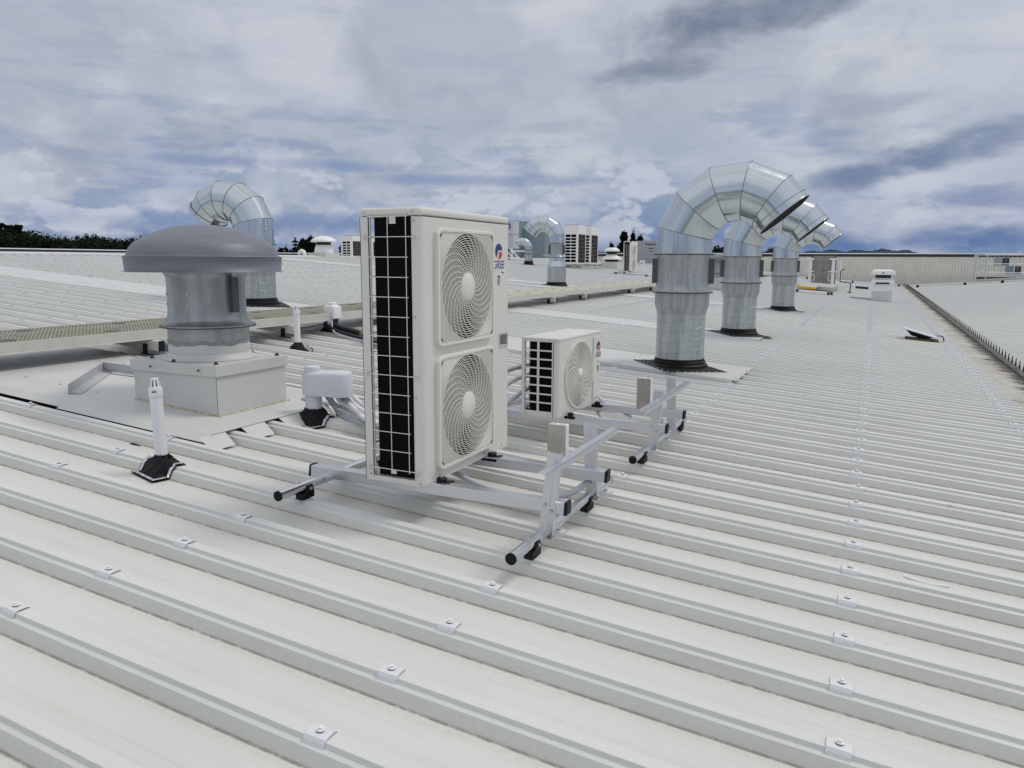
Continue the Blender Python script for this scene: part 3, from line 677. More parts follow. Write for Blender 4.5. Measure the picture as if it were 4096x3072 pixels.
# ------------------------------------------------------------------ roof boots
def boot(parent, half, rpipe, h, yaw_=pi / 4, yc=0.0, sealed=True, xs=1.0):
    # skirt that hugs the ribs: parent frame is square to the roof, its origin at roof y = yc
    def zr(y): return zroof(y + yc) + .004
    n = 96; rows = 22; vs = []
    for j in range(rows):
        t__ = j / (rows - 1)
        for k in range(n):
            an = 2 * pi * k / n; c_, s__ = cos(an), sin(an)
            e = half / max(abs(c_), abs(s__)); x_, y_ = e * c_ * xs, e * s__
            x_, y_ = x_ * cos(yaw_) - y_ * sin(yaw_), x_ * sin(yaw_) + y_ * cos(yaw_)
            an2 = an + yaw_; xi, yi = rpipe * cos(an2), rpipe * sin(an2)
            w_ = t__ ** .8; X = xi + (x_ - xi) * w_; Y = yi + (y_ - yi) * w_
            zo = zr(Y); zt = h * (1 - w_) ** 1.7 + max(0, .012 * (1 - w_)) * sin(an * 7 + j)
            bl = min(1, t__ / .5) ** 1.3; base_ = zo * bl + .004 * (1 - bl)
            vs.append((X, Y, base_ + zt))
    a = MB(); a.add(vs, [(j * n + k, j * n + (k + 1) % n, (j + 1) * n + (k + 1) % n, (j + 1) * n + k)[::-1] for j in range(rows - 1) for k in range(n)], True)
    a.lathe([(rpipe * 1.06, h - .02), (rpipe * 1.06, h + .012), (rpipe, h + .012)], 24)
    
    b_ = a.build('boot', M_RUB, parent)
    s_ = MB(); sc_ = MB(); m_ = MB(); edge = []
    for k in range(n + 1):
        an = 2 * pi * k / n; c_, s__ = cos(an), sin(an); e = half / max(abs(c_), abs(s__))
        x_, y_ = e * c_ * xs, e * s__; edge.append((x_ * cos(yaw_) - y_ * sin(yaw_), x_ * sin(yaw_) + y_ * cos(yaw_)))
    def rng(f0, f1, dz): return [(x_ * f, y_ * f, zr(y_ * f) + dz) for f in (f0, f1) for x_, y_ in edge]
    s_.add(rng(.82, .985, .011), [(k, k + 1, n + 2 + k, n + 1 + k)[::-1] for k in range(n)])
    s_.build('edge_strip', M_TAPE, b_)
    m_.add(rng(.97, 1.04, .006), [(k, k + 1, n + 2 + k, n + 1 + k)[::-1] for k in range(n)]); m_.build('boot_edge', M_PLAS, b_)
    for k in range(3, n, 8): x_, y_ = edge[k]; sc_.cyl((x_ * .925, y_ * .925, zr(y_ * .925) + .010), .0065, 0, .006, 8)
    sc_.build('edge_screws', M_ZINC, b_)
    return b_
def pvc_vent(label, x, y, h, r, lean=0.0, mark=False):
    t_ = thing('vent_pipe', label, 'vent pipe', (x, y, 0), 0, False, 'white vent pipes in black boots')
    boot(t_, .118, r, .040, R(-13), y)
    ax = Vector((-TH + lean, .0, 1)).normalized(); T = Vector((0, 0, 1)).rotation_difference(ax).to_matrix().to_4x4()
    a = MB(); a.T = T; a.lathe([(r, .0), (r, h * .78)], 28); a.build('pipe', M_PVC, t_)
    a = MB(); a.T = T; z0 = h * .77
    a.lathe([(r * 1.09, z0), (r * 1.13, z0 + .012), (r * 1.10, z0 + .045), (r * .98, z0 + .056)], 28)
    a.cyl((0, 0, z0 + .055), r * .8, 0, .003, 20)
    for k in range(9):
        an = 2 * pi * k / 9; a2 = an + .34
        p0 = [(r * .98 * cos(an + d__), r * .98 * sin(an + d__), z0 + .055) for d__ in (-.2, .2)] + [(r * .66 * cos(an + d__), r * .66 * sin(an + d__), z0 + .096) for d__ in (.24, -.24)]
        a.add(p0 + [(x_ * .88, y_ * .88, z_) for x_, y_, z_ in p0], [(0, 1, 2, 3), (7, 6, 5, 4), (0, 3, 7, 4), (1, 5, 6, 2)])
    a.lathe([(r * .68, z0 + .095), (r * .64, z0 + .102), (0.001, z0 + .104)], 24)
    cap = a.build('vent_cap', M_PVC, t_)
    a = MB(); a.T = T; a.cyl((0, 0, z0 + .057), r * .55, 0, .037, 14); a.build('cap_core', mat('cap_shadow', (.12, .12, .14), .7), cap)
    if mark:
        for k in range(6):      # a short printed line on the collar, too small to read
            a = MB() if k == 0 else a
            an = -1.15 + k * .11; a.T = T @ Matrix.Rotation(an, 4, 'Z')
            a.box(r * 1.115, r * 1.125, -.0016, .0016, z0 + .024, z0 + .033)
        a.build('print', M_BLUE_INK, cap)
    return t_
pvc_vent('white PVC vent pipe in a black boot in front of the dome vent curb', -3.605, 1.425, .50, .0335, -.035, True)
pvc_vent('white PVC vent pipe with slotted cap in a black boot, beside the walkway', -5.93, 5.26, .475, .035, .0, False)

# pipe cowl (near)
def stadium(x0, x1, r0, r1, n=14):
    return [(x1 + r1 * cos(-pi / 2 + pi * k / n), r1 * sin(-pi / 2 + pi * k / n)) for k in range(n + 1)] + [(x0 + r0 * cos(pi / 2 + pi * k / n), r0 * sin(pi / 2 + pi * k / n)) for k in range(n + 1)]
t_ = thing('pipe_cowl', 'bluish white plastic pipe cowl on a thick pipe, hoses leaving underneath it', 'pipe cowl', (-3.705, 2.86, 0), 0, False)
boot(t_, .140, .064, .045, R(-13), 2.86)
P_ = MB(); P_.T = GR; P_.lathe([(.061, .0), (.061, .19)], 32); P_.build('pipe', M_PVC2, t_)
a = MB(); a.T = GR @ Matrix.Rotation(R(24), 4, 'Z'); n_ = 0
lay = [(.158, .0), (.163, .001), (.305, -.002), (.319, -.006), (.327, -.016), (.3305, -.03)]
rings = []
for z_, dr in lay:
    st_ = stadium(0, .205, .0785 + dr, .090 + dr); rings += [(x_, y_, z_ - (.012 if z_ < .20 and x_ > .08 else 0)) for x_, y_ in st_]; n_ = len(st_)
a.add(rings, [(j * n_ + k, j * n_ + (k + 1) % n_, (j + 1) * n_ + (k + 1) % n_, (j + 1) * n_ + k) for j in range(len(lay) - 1) for k in range(n_)] + [tuple(range((len(lay) - 1) * n_, len(lay) * n_))], True)
a.build('cowl_body', M_PVC2, t_)
a = MB(); a.T = GR; a.lathe([(.0585, .322), (.0585, .358), (.055, .366), (.048, .370), (.0001, .370)], 36, sharp=False); a.build('cowl_cap', M_PVC2, t_)

# far cowl with copper and black pipes
t_ = thing('pipe_cowl', 'small boxy white pipe cowl beside the walkway with grey cables and black insulated pipes', 'pipe cowl', (-6.50, 6.62, 0), 0, True)
boot_ = MB(); boot_.frustum(.0, 0, -.06, .09, .20, .17, .06, .06); boot_.build('boot', M_RUB, t_)
a = MB(); a.frustum(0, 0, .17, .33, .088, .085, .086, .083); a.frustum(0, 0, .33, .352, .086, .083, .055, .055); a.lathe([(.056, .35), (.056, .376), (.05, .383), (.001, .384)], 24); a.build('cowl_body', M_WHITE, t_, .012)
a = MB(); a.rod((0, .03, 0), (0, .03, .2), .03, 14); a.build('pipe', M_PLAS, t_)
a = MB(); a.rod((.03, -.04, .06), (.03, -.04, .18), .013, 8); a.rod((.06, -.02, .06), (.06, -.02, .18), .02, 8); a.build('copper_pipe', mat('brass', (.45, .22, .04), .4, .3), t_)
t_ = thing('insulated_pipe', 'thick black insulated pipes lying on the roof behind the tall unit', 'pipe', (0, 0, 0), 0, False)
a = MB(); a.tube(bez([(-6.45, 6.60, .16), (-6.40, 6.55, .08), (-6.10, 6.50, .055), (-5.95, 6.46, .045)], 8), .038, 14); a.tube(bez([(-6.5, 6.45, .1), (-6.3, 6.42, .04), (-5.9, 6.25, .03), (-5.0, 5.9, .03), (-4.2, 5.7, .03)], 8), .034, 12); a.build('insulation', M_RUB, t_)
a = MB(); a.tube([(-5.95, 6.46, .045), (-5.85, 6.42, .04), (-5.7, 6.36, .035), (-5.0, 6.2, .03)], [.026, .022, .016, .014], 10); a.build('brass_fitting', mat('brass2', (.22, .14, .06), .4, .6), t_)
t_ = MB()
t_.tube(bez([(-6.52, 6.58, .2), (-6.62, 6.5, .08), (-6.85, 6.3, .03), (-7.1, 6.25, .02)], 8), .011, 8)
t_.tube(bez([(-6.50, 6.58, .2), (-6.55, 6.45, .09), (-6.7, 6.2, .02), (-7.0, 6.1, -.02)], 8), .011, 8)
t_.tube(bez([(-6.48, 6.57, .2), (-6.38, 6.45, .07), (-6.1, 6.25, .03), (-5.2, 5.9, .03), (-4.6, 5.6, .02)], 8), .012, 8)
tag(t_.build('cable', M_HOSE), 'grey cables fanning out from the small white pipe cowl', 'cable')

# hose bundles -------------------------------------------------------------
def corr(mb_, pts, r, pitch=.007, seg=12, amp=.0011):
    P_ = bez(pts, 30); L = [0]
    for a_, b_ in zip(P_, P_[1:]): L.append(L[-1] + (b_ - a_).length)
    n = int(L[-1] / pitch * 2); out = []; j = 0
    for i in range(n + 1):
        s_ = L[-1] * i / n
        while j < len(L) - 2 and L[j + 1] < s_: j += 1
        t__ = (s_ - L[j]) / max(1e-9, L[j + 1] - L[j]); out.append(P_[j].lerp(P_[j + 1], min(1, t__)))
    mb_.tube(out, [r + (amp if i % 2 else -amp) for i in range(n + 1)], seg, True, False)
t_ = thing('hose_bundle', 'bundle of grey conduits and white lagged pipes running from the bluish cowl', 'hoses', (0, 0, 0), 0, False)
TAIL = [(-2.85, 2.60, .10), (-2.45, 2.42, .16), (-2.30, 2.36, .26)]
def tail(dz, dy): return [(x, y + dy, z + dz) for x, y, z in TAIL]
a = MB(); corr(a, [(-3.665, 2.95, .19), (-3.60, 2.955, .09), (-3.543, 2.99, .06), (-3.42, 2.95, .06), (-3.205, 2.80, .07)] + tail(-.02, .0), .0155); a.build('conduit', M_HOSE, t_)
a = MB(); corr(a, [(-3.56, 3.07, .19), (-3.512, 3.07, .12), (-3.299, 2.925, .11), (-3.10, 2.80, .10)] + tail(.02, .06), .0145); a.build('conduit', M_HOSE, t_)
a = MB(); a.tube(bez([(-3.63, 2.97, .19), (-3.539, 2.96, .11), (-3.467, 2.955, .09), (-3.324, 2.872, .08), (-3.11, 2.698, .09)] + tail(0, .02), 10), .019, 12); a.build('lagged_pipe', M_LAG, t_)
a = MB(); a.tube(bez([(-3.60, 3.0, .19), (-3.551, 3.0, .13), (-3.441, 2.945, .10), (-3.29, 2.84, .09), (-3.13, 2.74, .09)] + tail(.01, .04), 10), .018, 12); a.build('lagged_pipe', M_LAG, t_)
a = MB(); a.tube(bez([(-3.575, 3.04, .19), (-3.527, 3.04, .12), (-3.393, 2.95, .10), (-3.207, 2.811, .11)] + tail(.03, .05), 10), .022, 12); a.build('lagged_pipe', M_LAG, t_)
a = MB(); a.tube(bez([(-3.69, 2.98, .13), (-3.66, 3.03, .05), (-3.567, 2.97, .02), (-3.432, 2.90, .01), (-3.221, 2.80, .03)] + tail(-.05, -.02), 10), .018, 12); a.build('lagged_pipe', M_HOSE, t_)
a = MB(); a.tube(bez([(-3.60, 3.0, .0), (-3.476, 2.97, -.012), (-3.385, 2.93, -.02), (-3.27, 2.88, -.01)] + tail(-.08, .0), 10), .019, 12); a.build('lagged_pipe', M_LAG, t_)
for c_, r_ in (((-3.50, 2.985, .055), .040), ((-3.33, 2.93, .10), .040), ((-3.30, 2.87, .0), .030)):
    a = MB(); a.tube([(c_[0] + r_ * .5 * cos(k * pi / 6), c_[1] + r_ * .5 * cos(k * pi / 6), c_[2] + r_ * sin(k * pi / 6)) for k in range(13)], .0024, 6, False); a.build('cable_tie', M_TIE, t_)
t_ = thing('hose_bundle', 'grey and white lagged hoses curving down behind the small unit', 'hoses', (0, 0, 0), 0, False)
a = MB(); a.tube(bez([(-2.16, 3.75, .50), (-2.42, 3.50, .44), (-2.55, 3.35, .30), (-2.62, 3.25, .16), (-2.62, 3.1, .06), (-2.5, 3.0, .02)], 10), .019, 12); a.build('lagged_pipe', M_HOSE, t_)
a = MB(); a.tube(bez([(-2.16, 3.70, .44), (-2.36, 3.52, .38), (-2.46, 3.42, .28), (-2.52, 3.28, .16), (-2.62, 3.12, .07), (-2.8, 3.0, .03)], 10), .019, 12); a.build('lagged_pipe', M_LAG, t_)
a = MB(); a.tube(bez([(-2.16, 3.76, .38), (-2.28, 3.62, .32), (-2.38, 3.46, .22), (-2.50, 3.3, .10), (-2.7, 3.15, .03)], 10), .017, 12); a.build('lagged_pipe', M_LAG, t_)
a = MB(); corr(a, [(-2.27, 2.10, .10), (-2.05, 2.02, .10), (-1.8, 1.93, .09), (-1.55, 1.93, .075), (-1.38, 2.05, .10), (-1.32, 2.2, .14)], .015)
tag(a.build('flexible_conduit', M_HOSE), 'grey corrugated conduit sagging between the rails under the tall unit', 'conduit')
a = MB(); a.tube(bez([(-1.92, 4.05, .13), (-1.75, 3.80, .10), (-1.6, 3.72, .085), (-1.45, 3.8, .10), (-1.36, 3.95, .14)], 10), .014, 10)
a.tube(bez([(-2.0, 4.25, .25), (-1.92, 4.20, .16), (-1.80, 4.1, .15), (-1.6, 3.95, .13)], 8), .012, 8)
tag(a.build('flexible_conduit', M_HOSE), 'smooth grey conduit hanging between the rails beside the small unit', 'conduit')
a = MB(); a.tube([(-4.05, 3.14, .03), (-3.60, 3.12, .03), (-3.1, 3.05, .03), (-2.7, 3.0, .03)], .016, 12); a.lathe([(.02, -.03), (.02, .03)], 12, c=(-3.98, 3.14, .03))
tag(a.build('drain_pipe', M_PVC2), 'thin white drain pipe lying on the roof behind the pipe cowl', 'pipe')

# ------------------------------------------------------------------ fan grilles
def rings_grille(mb_, cx, cz, x0, x1, radii, w_, seg=88):
    for r_ in radii:
        ri, ro = r_ - w_ / 2, r_ + w_ / 2
        vs = [(x, cx + r * cos(2 * pi * k / seg), cz + r * sin(2 * pi * k / seg)) for x, r in ((x1, ri), (x1, ro), (x0, ro), (x0, ri)) for k in range(seg)]
        f = []
        for j in range(4):
            for k in range(seg): f.append((j * seg + k, j * seg + (k + 1) % seg, ((j + 1) % 4) * seg + (k + 1) % seg, ((j + 1) % 4) * seg + k))
        mb_.add(vs, f, False)
def spoke(mb_, cx, cz, a0, r0, r1, twist, x0, x1, w_, n=8):
    pts = []
    for i in range(n + 1):
        t__ = i / n; r_ = r0 + (r1 - r0) * t__; an = a0 + twist * t__ ** 1.2
        pts.append((cx + r_ * cos(an), cz + r_ * sin(an), an))
    vs = []
    for y_, z_, an in pts:
        ny, nz = -sin(an) * w_ / 2, cos(an) * w_ / 2
        vs += [(x1, y_ + ny, z_ + nz), (x1, y_ - ny, z_ - nz), (x0, y_ - ny, z_ - nz), (x0, y_ + ny, z_ + nz)]
    f = []
    for i in range(n):
        for j in range(4): f.append((i * 4 + j, i * 4 + (j + 1) % 4, (i + 1) * 4 + (j + 1) % 4, (i + 1) * 4 + j))
    mb_.add(vs, f)
def sq_plate(mb_, cy, cz, hy_, hz_, r_, xf, xb, n=96, corner=.03):
    def edge(an, hy2, hz2, cr):
        c_, s_ = cos(an), sin(an); e = min(hy2 / max(1e-6, abs(c_)), hz2 / max(1e-6, abs(s_))); y_, z_ = e * c_, e * s_
        ky, kz = abs(y_) - (hy2 - cr), abs(z_) - (hz2 - cr)
        if ky > 0 and kz > 0:
            # project to the rounded corner
            cx_, cz_ = hy2 - cr, hz2 - cr; ax, ay = abs(c_), abs(s_)
            b_ = ax * cx_ + ay * cz_; q = b_ * b_ - (cx_ ** 2 + cz_ ** 2 - cr * cr); e = b_ + math.sqrt(max(0, q)); y_, z_ = e * c_, e * s_
        return y_, z_
    out_ = [edge(2 * pi * k / n, hy_, hz_, corner) for k in range(n)]
    inn = [edge(2 * pi * k / n, hy_ - .016, hz_ - .016, corner * .8) for k in range(n)]
    cir = [(r_ * cos(2 * pi * k / n), r_ * sin(2 * pi * k / n)) for k in range(n)]
    L_ = [(xb, out_), (xf - .006, out_), (xf, [(y * .988, z * .988) for y, z in out_]), (xf, inn), (xf - .007, inn), (xf - .007, [(y * (r_ + .004) / r_, z * (r_ + .004) / r_) for y, z in cir]), (xf - .001, [(y * (r_ + .004) / r_, z * (r_ + .004) / r_) for y, z in cir]), (xf - .001, cir), (xb - .02, cir)]
    vs = [(x, cy + y, cz + z) for x, rr in L_ for y, z in rr]
    mb_.add(vs, [(j * n + k, j * n + (k + 1) % n, (j + 1) * n + (k + 1) % n, (j + 1) * n + k) for j in range(len(L_) - 1) for k in range(n)])
def fan(parent, cy, cz, xf, rad, depth=.12):
    a = MB(); seg = 48
    vs = [(x, cy + rad * cos(2 * pi * k / seg), cz + rad * sin(2 * pi * k / seg)) for x in (xf, xf - depth) for k in range(seg)]
    a.add(vs, [(k, (k + 1) % seg, seg + (k + 1) % seg, seg + k) for k in range(seg)] + [tuple(range(seg, 2 * seg))]); a.build('fan_shroud', M_DARK, parent)
    a = MB(); a.T = Matrix.Translation((0, cy, cz))
    a.add([(xf - .05, .07 * cos(2 * pi * k / 20), .07 * sin(2 * pi * k / 20)) for k in range(20)], [tuple(range(20))])
    for b_ in range(3):
        vs = []; n = 10
        for i in range(n + 1):
            r_ = .06 + (rad * .93 - .06) * i / n; sw = .3 * i / n
            for j, t__ in enumerate((-.5, 0, .5)):
                an = b_ * 2 * pi / 3 + .5 + sw + t__ * (1.25 - .15 * i / n); vs.append((xf - .055 - t__ * .05, r_ * cos(an), r_ * sin(an)))
        a.add(vs, [(i * 3 + j, i * 3 + j + 1, (i + 1) * 3 + j + 1, (i + 1) * 3 + j) for i in range(n) for j in range(2)], True)
    a.build('fan_blades', M_FAN, parent)
def emblem(parent, x, cy, cz, ry, rz):
    # two-tone oval emblem: navy hooked top-left, red lower right, pale gap between
    def el(a_): return (cy + ry * cos(a_), cz + rz * sin(a_))
    a = MB(); p_ = [el(R(8) + (R(232) - R(8)) * k / 26) for k in range(27)]
    p_ += [(cy - ry * .13, cz + rz * .14), ]
    # fan-triangulated safe strip: outer arc joined to inner hook
    vs = []; m_ = 27
    inner = []
    for k in range(m_):
        t__ = k / (m_ - 1)
        if t__ < .55: inner.append((cy + ry * (.98 - 1.11 * t__ / .55), cz + rz * .14))
        else: u_ = (t__ - .55) / .45; q = el(R(232)); inner.append((cy - ry * .13 + (q[0] - cy + ry * .13) * u_, cz + rz * .14 + (q[1] - cz - rz * .14) * u_))
    vs = [(x, y, z) for y, z in p_[:m_]] + [(x, y, z) for y, z in inner]
    a.add(vs, [(k, k + 1, m_ + k + 1, m_ + k) for k in range(m_ - 1)])
    a.build('emblem_navy', M_BLUE_INK, parent)
    a = MB(); m_ = 18
    arc = [el(R(-5) + (R(-100) - R(-5)) * k / (m_ - 1)) for k in range(m_)]
    inn = []
    for k in range(m_):
        t__ = k / (m_ - 1)
        if t__ < .4: inn.append((cy + ry * (.98 - .98 * t__ / .4), cz - rz * .06))
        else: u_ = (t__ - .4) / .6; inn.append((cy + ry * (.08 * sin(pi * u_) - .17 * u_), cz - rz * (.06 + .92 * u_)))
    a.add([(x, y, z) for y, z in arc] + [(x, y, z) for y, z in inn], [(k, k + 1, m_ + k + 1, m_ + k)[::-1] for k in range(m_ - 1)])
    a.build('emblem_red', M_RED_INK, parent)
def inverter_sticker(parent, x, y0, y1, z0, z1):
    a = MB(); a.box(x, x + .0008, y0, y1, z0, z1); s_ = a.build('inverter_sticker', M_STKW, parent)
    cy, cz, h_ = (y0 + y1) / 2, (z0 + z1) / 2, (z1 - z0)
    text_mesh('INVERTER', h_ * .24, M_BLUE_INK, s_, on_front(x + .001, cy, cz), 'inverter_word', .0002, .25, (y1 - y0) / h_ * .62, .0004)
    a = MB(); a.tube([(x + .0012, cy - h_ * .2 + h_ * .2 * cos(pi - k * pi / 10), cz + h_ * .12 + h_ * .25 * sin(k * pi / 10)) for k in range(11)], h_ * .03, 4); a.build('swoosh', M_BLUE_INK, s_)
    a = MB(); a.tube([(x + .0012, cy + h_ * .18 + h_ * .2 * cos(pi - k * pi / 10), cz - h_ * .12 - h_ * .25 * sin(k * pi / 10)) for k in range(11)], h_ * .03, 4); a.build('swoosh', M_GREEN_INK, s_)

def grid_wires(mb_, xs, zs, y_, r_, zext=.02, xext=.0):
    for x_ in xs: mb_.rod((x_, y_, zs[0] - zext), (x_, y_, zs[-1] + zext), r_, 6)
    for z_ in zs: mb_.rod((xs[0] - xext, y_ - r_ * 1.2, z_), (xs[-1] + xext, y_ - r_ * 1.2, z_), r_, 6)

# ------------------------------------------------------------------ tall two-fan unit
D1, W1, H1 = .342, .945, 1.340
def casing_corner(n=6, r_=.035):
    # outline of front-left rounded corner in (x,y): from side face to front face
    return [(D1 - r_ + r_ * sin(k / n * pi / 2), r_ - r_ * cos(k / n * pi / 2)) for k in range(n + 1)]
t1 = thing('outdoor_unit', 'tall beige two-fan outdoor air conditioning unit numbered 7', 'air conditioner', (-2.271, 1.529, .147), 0, True)
T_ = t1
a = MB(); zt, zb = H1 - .043, .0
prof_ = [(.292, .0015)] + [(x_, y_ + .0015) for x_, y_ in casing_corner()] + [(D1, .1181)]
n = len(prof_); a.add([(x_, y_, zb) for x_, y_ in prof_] + [(x_, y_, zt) for x_, y_ in prof_], [(i, i + 1, n + i + 1, n + i) for i in range(n - 1)], True)
def fr(y0, y1, z0, z1, x=D1): a.add([(x, y0, z0), (x, y1, z0), (x, y1, z1), (x, y0, z1)], [(0, 1, 2, 3)])
# front sheet around the two grille panels
gy0, gy1 = .118, .722; gA = (.676, 1.250); gB = (.052, .630)
fr(.135 - .017, gy0 + .012, zb, zt); fr(gy1 - .012, .775, zb, zt); fr(gy0 + .012, gy1 - .012, zb, gB[0] + .02); fr(gy0 + .012, gy1 - .012, gB[1] - .02, gA[0] + .02); fr(gy0 + .012, gy1 - .012, gA[1] - .02, zt)
hy0, hy1, hz0, hz1 = .835, .925, .615, .675
fr(.775, hy0, zb, zt); fr(hy1, W1 - .006, zb, zt); fr(hy0, hy1, zb, hz0); fr(hy0, hy1, hz1, zt)
a.add([(D1, W1 - .006, zb), (D1, W1 - .006, zt), (D1 - .006, W1, zt), (D1 - .006, W1, zb)], [(0, 3, 2, 1)])
a.box(.19, D1 - .006, W1 - .0015, W1, zb, zt)
a.box(0.0, .003, .45, W1, zb, zt)
a.build('front_casing', M_CASE, T_)
a = MB(); a.box(D1 - .045, D1 - .043, hy0, hy1, hz0, hz1)
for y0, y1, z0, z1 in ((hy0 - .012, hy0, hz0 - .012, hz1 + .012), (hy1, hy1 + .012, hz0 - .012, hz1 + .012), (hy0, hy1, hz0 - .012, hz0), (hy0, hy1, hz1, hz1 + .012)): a.box(D1 - .04, D1 + .004, y0, y1, z0, z1)
a.build('grip_recess', mat('grip_plastic', (.50, .49, .45), .5), T_, .002)
a = MB(); a.box(D1 - .001, D1 + .0012, .653, .6545, .0, .052); a.build('panel_seam', mat('seam_grey', (.30, .295, .275), .6), T_)
a = MB()
# corner post, side frame members
a.box(.0, .050, .0, .003, .0, zt); a.box(.0, .003, .0, .06, .0, zt); a.box(.047, .050, .0, .02, .02, zt)
a.box(.050, .292, .0, .003, .0, .030); a.box(.055, .292, .0, .02, .027, .030)
a.box(.2915, .2945, -.0005, .012, .0, zt); a.build('corner_post', M_CASE, T_)
a = MB(); a.box(-.003, D1 + .003, -.003, W1 + .003, H1 - .040, H1); lid = a.build('lid', M_CASE, T_, .016, 4)
a = MB(); a.box(.076, .287, .012, .86, .030, H1 - .045); a.box(.28, .30, .012, .03, .03, H1 - .045); a.build('coil', M_BLACK, T_)
a = MB(); a.box(.0, D1 - .004, .004, W1 - .004, .004, .022); a.build('base_pan', M_CASE, T_)
a = MB(); zs = [.070 + .0945 * k for k in range(14)]; zs = [z for z in zs if z < 1.30]
grid_wires(a, [.062, .162, .264], zs, -.006, .0021, .012, .012)
for z_ in (zs[1] - .0945, .588 if False else zs[5] + 0, zs[12]):
    for x_, s_ in ((.029, 1), (.318, -1)):
        a.rod((x_ + s_ * .008, -.0085, z_), (x_ + s_ * .055, -.0085, z_), .0024, 6)
        a.tube([(x_ + .0085 * cos(k * pi / 6), -.007, z_ + .0085 * sin(k * pi / 6)) for k in range(13)], .0022, 6, False)
# wires round the back
for z_ in zs: a.rod((-.008, .03, z_), (-.008, .44, z_), .0021, 6)
for y_ in (.07, .17, .27, .37): a.rod((-.006, y_, zs[0]), (-.006, y_, zs[-1]), .0021, 6)
a.build('wire_guard', M_CASE2, T_)
a = MB()
for x_, z_ in [(.029, zs[0]), (.029, zs[5]), (.029, zs[12]), (.318, zs[0]), (.318, zs[5]), (.318, zs[12]), (.305, 1.278), (.305, .83), (.305, .44), (.305, .05), (.03, .035), (.322, .015)]:
    a.rod((x_, .001, z_), (x_, -.008, z_), .0048, 8); a.rod((x_, -.006, z_), (x_, -.0095, z_), .0028, 6)
for x_ in (.028, .300): a.rod((x_, -.002, H1 - .020), (x_, -.009, H1 - .020), .0055, 8)
for y_ in (.15, .63, .69, .86): a.rod((D1 - .001, y_, .028), (D1 + .005, y_, .028), .0048, 8)
a.build('casing_screws', M_ZINC, T_)
a = MB(); a.box(.165, .20, .004, .010, H1 - .075, H1 - .042); a.build('coil_bracket', M_CASE2, T_)
a = MB(); a.box(.150, .180, .002, .008, .045, .064); a.build('coil_bracket', M_CASE2, T_)
for gz in (gA, gB):
    cy, cz = .420 + .027, (gz[0] + gz[1]) / 2; cy = .4465; hz_ = (gz[1] - gz[0]) / 2; hy_ = (gy1 - gy0) / 2; cyp = (gy0 + gy1) / 2
    a = MB(); sq_plate(a, cyp, cz, hy_, hz_, .2725, D1 + .024, D1 - .001, corner=.032)
    off = cy - cyp
    rr = [.078 + .0119 * k for k in range(17)]
    rings_grille(a, cyp, cz, D1 + .0190, D1 + .0228, rr, .0029)
    for k in range(26): spoke(a, cyp, cz, 2 * pi * k / 26 + .1, .070, .272, 1.05, D1 + .0165, D1 + .0235, .0036, 10)
    # fins carried on into the corners
    for r_ in [.286 + .0128 * k for k in range(9)]:
        for q in range(4):
            run = []
            for k in range(0, 41):
                an = q * pi / 2 + pi / 2 * k / 40; y_, z_ = r_ * cos(an), r_ * sin(an)
                if abs(y_) < hy_ - .018 and abs(z_) < hz_ - .018: run.append((y_, z_, an))
            if len(run) > 2:
                vs = []
                for y_, z_, an in run:
                    for x__, dr in ((D1 + .017, -.0022), (D1 + .0225, -.0012), (D1 + .0225, .0012), (D1 + .017, .0022)): vs.append((x__, cyp + y_ + dr * cos(an), cz + z_ + dr * sin(an)))
                a.add(vs, [(i * 4 + j, i * 4 + j + 1, (i + 1) * 4 + j + 1, (i + 1) * 4 + j) for i in range(len(run) - 1) for j in range(3)])
    gobj = a.build('fan_grille', M_CASE2, T_)
    a = MB(); a.T = Matrix.Translation((D1 + .012, cyp, cz)) @ Matrix.Rotation(pi / 2, 4, 'Y'); a.lathe([(.072, .0), (.072, .010), (.068, .013), (.0001, .0135)], 40, sharp=False); a.build('hub', M_CASE2, gobj)
    a = MB()
    for sy in (-1, 1):
        for sz in (-1, 1): a.rod((D1 + .014, cyp + sy * (hy_ - .032), cz + sz * (hz_ - .032)), (D1 + .0245, cyp + sy * (hy_ - .032), cz + sz * (hz_ - .032)), .0075, 12)
    a.build('grille_screws', mat('screw_hole', (.16, .16, .15), .6), gobj)
    fan(T_, cyp, cz, D1 + .004, .268)
# stickers
a = MB(); a.box(D1, D1 + .0007, .744, .896, 1.046, 1.195); st_ = a.build('brand_sticker', M_STK, T_)
emblem(st_, D1 + .0013, .8175, 1.146, .045, .044)
text_mesh('GREE', .062, M_BLUE_INK, st_, on_front(D1 + .0012, .818, 1.071), 'brand_word', .0002, .12, .95, .0006)
inverter_sticker(T_, D1, .838, .896, 1.012, 1.045)
a = MB(); a.box(D1, D1 + .0007, .803, .835, .958, 1.010); nb = a.build('number_sticker', M_STKG, T_)
text_mesh('7', .070, M_BLK_INK, nb, on_front(D1 + .0011, .819, .984), 'number', .0002, 0, .85, .0012)
a = MB()
for y_ in (.115, .675):
    for x_ in (.365, -.02): a.box(x_ - .05, x_ + .03, y_ - .022, y_ + .022, .0, .004)
a.build('mounting_foot', M_CASE2, T_)
for y_ in (.098, .655):
    a = MB(); a.box(.330, .425, y_ - .033, y_ + .033, -.014, .0); a.lathe([(.025, .0), (.027, .006), (.027, .020), (.022, .026), (.0001, .026)], 20, c=(.385, y_, .004)); a.box(.41, .44, y_ - .02, y_ + .03, -.014, .012)
    pad = a.build('rubber_mount', M_PLAS, T_); a = MB(); a.cyl((.385, y_, .030), .008, 0, .010, 6, False); a.build('mount_bolt', M_ZINC, pad)

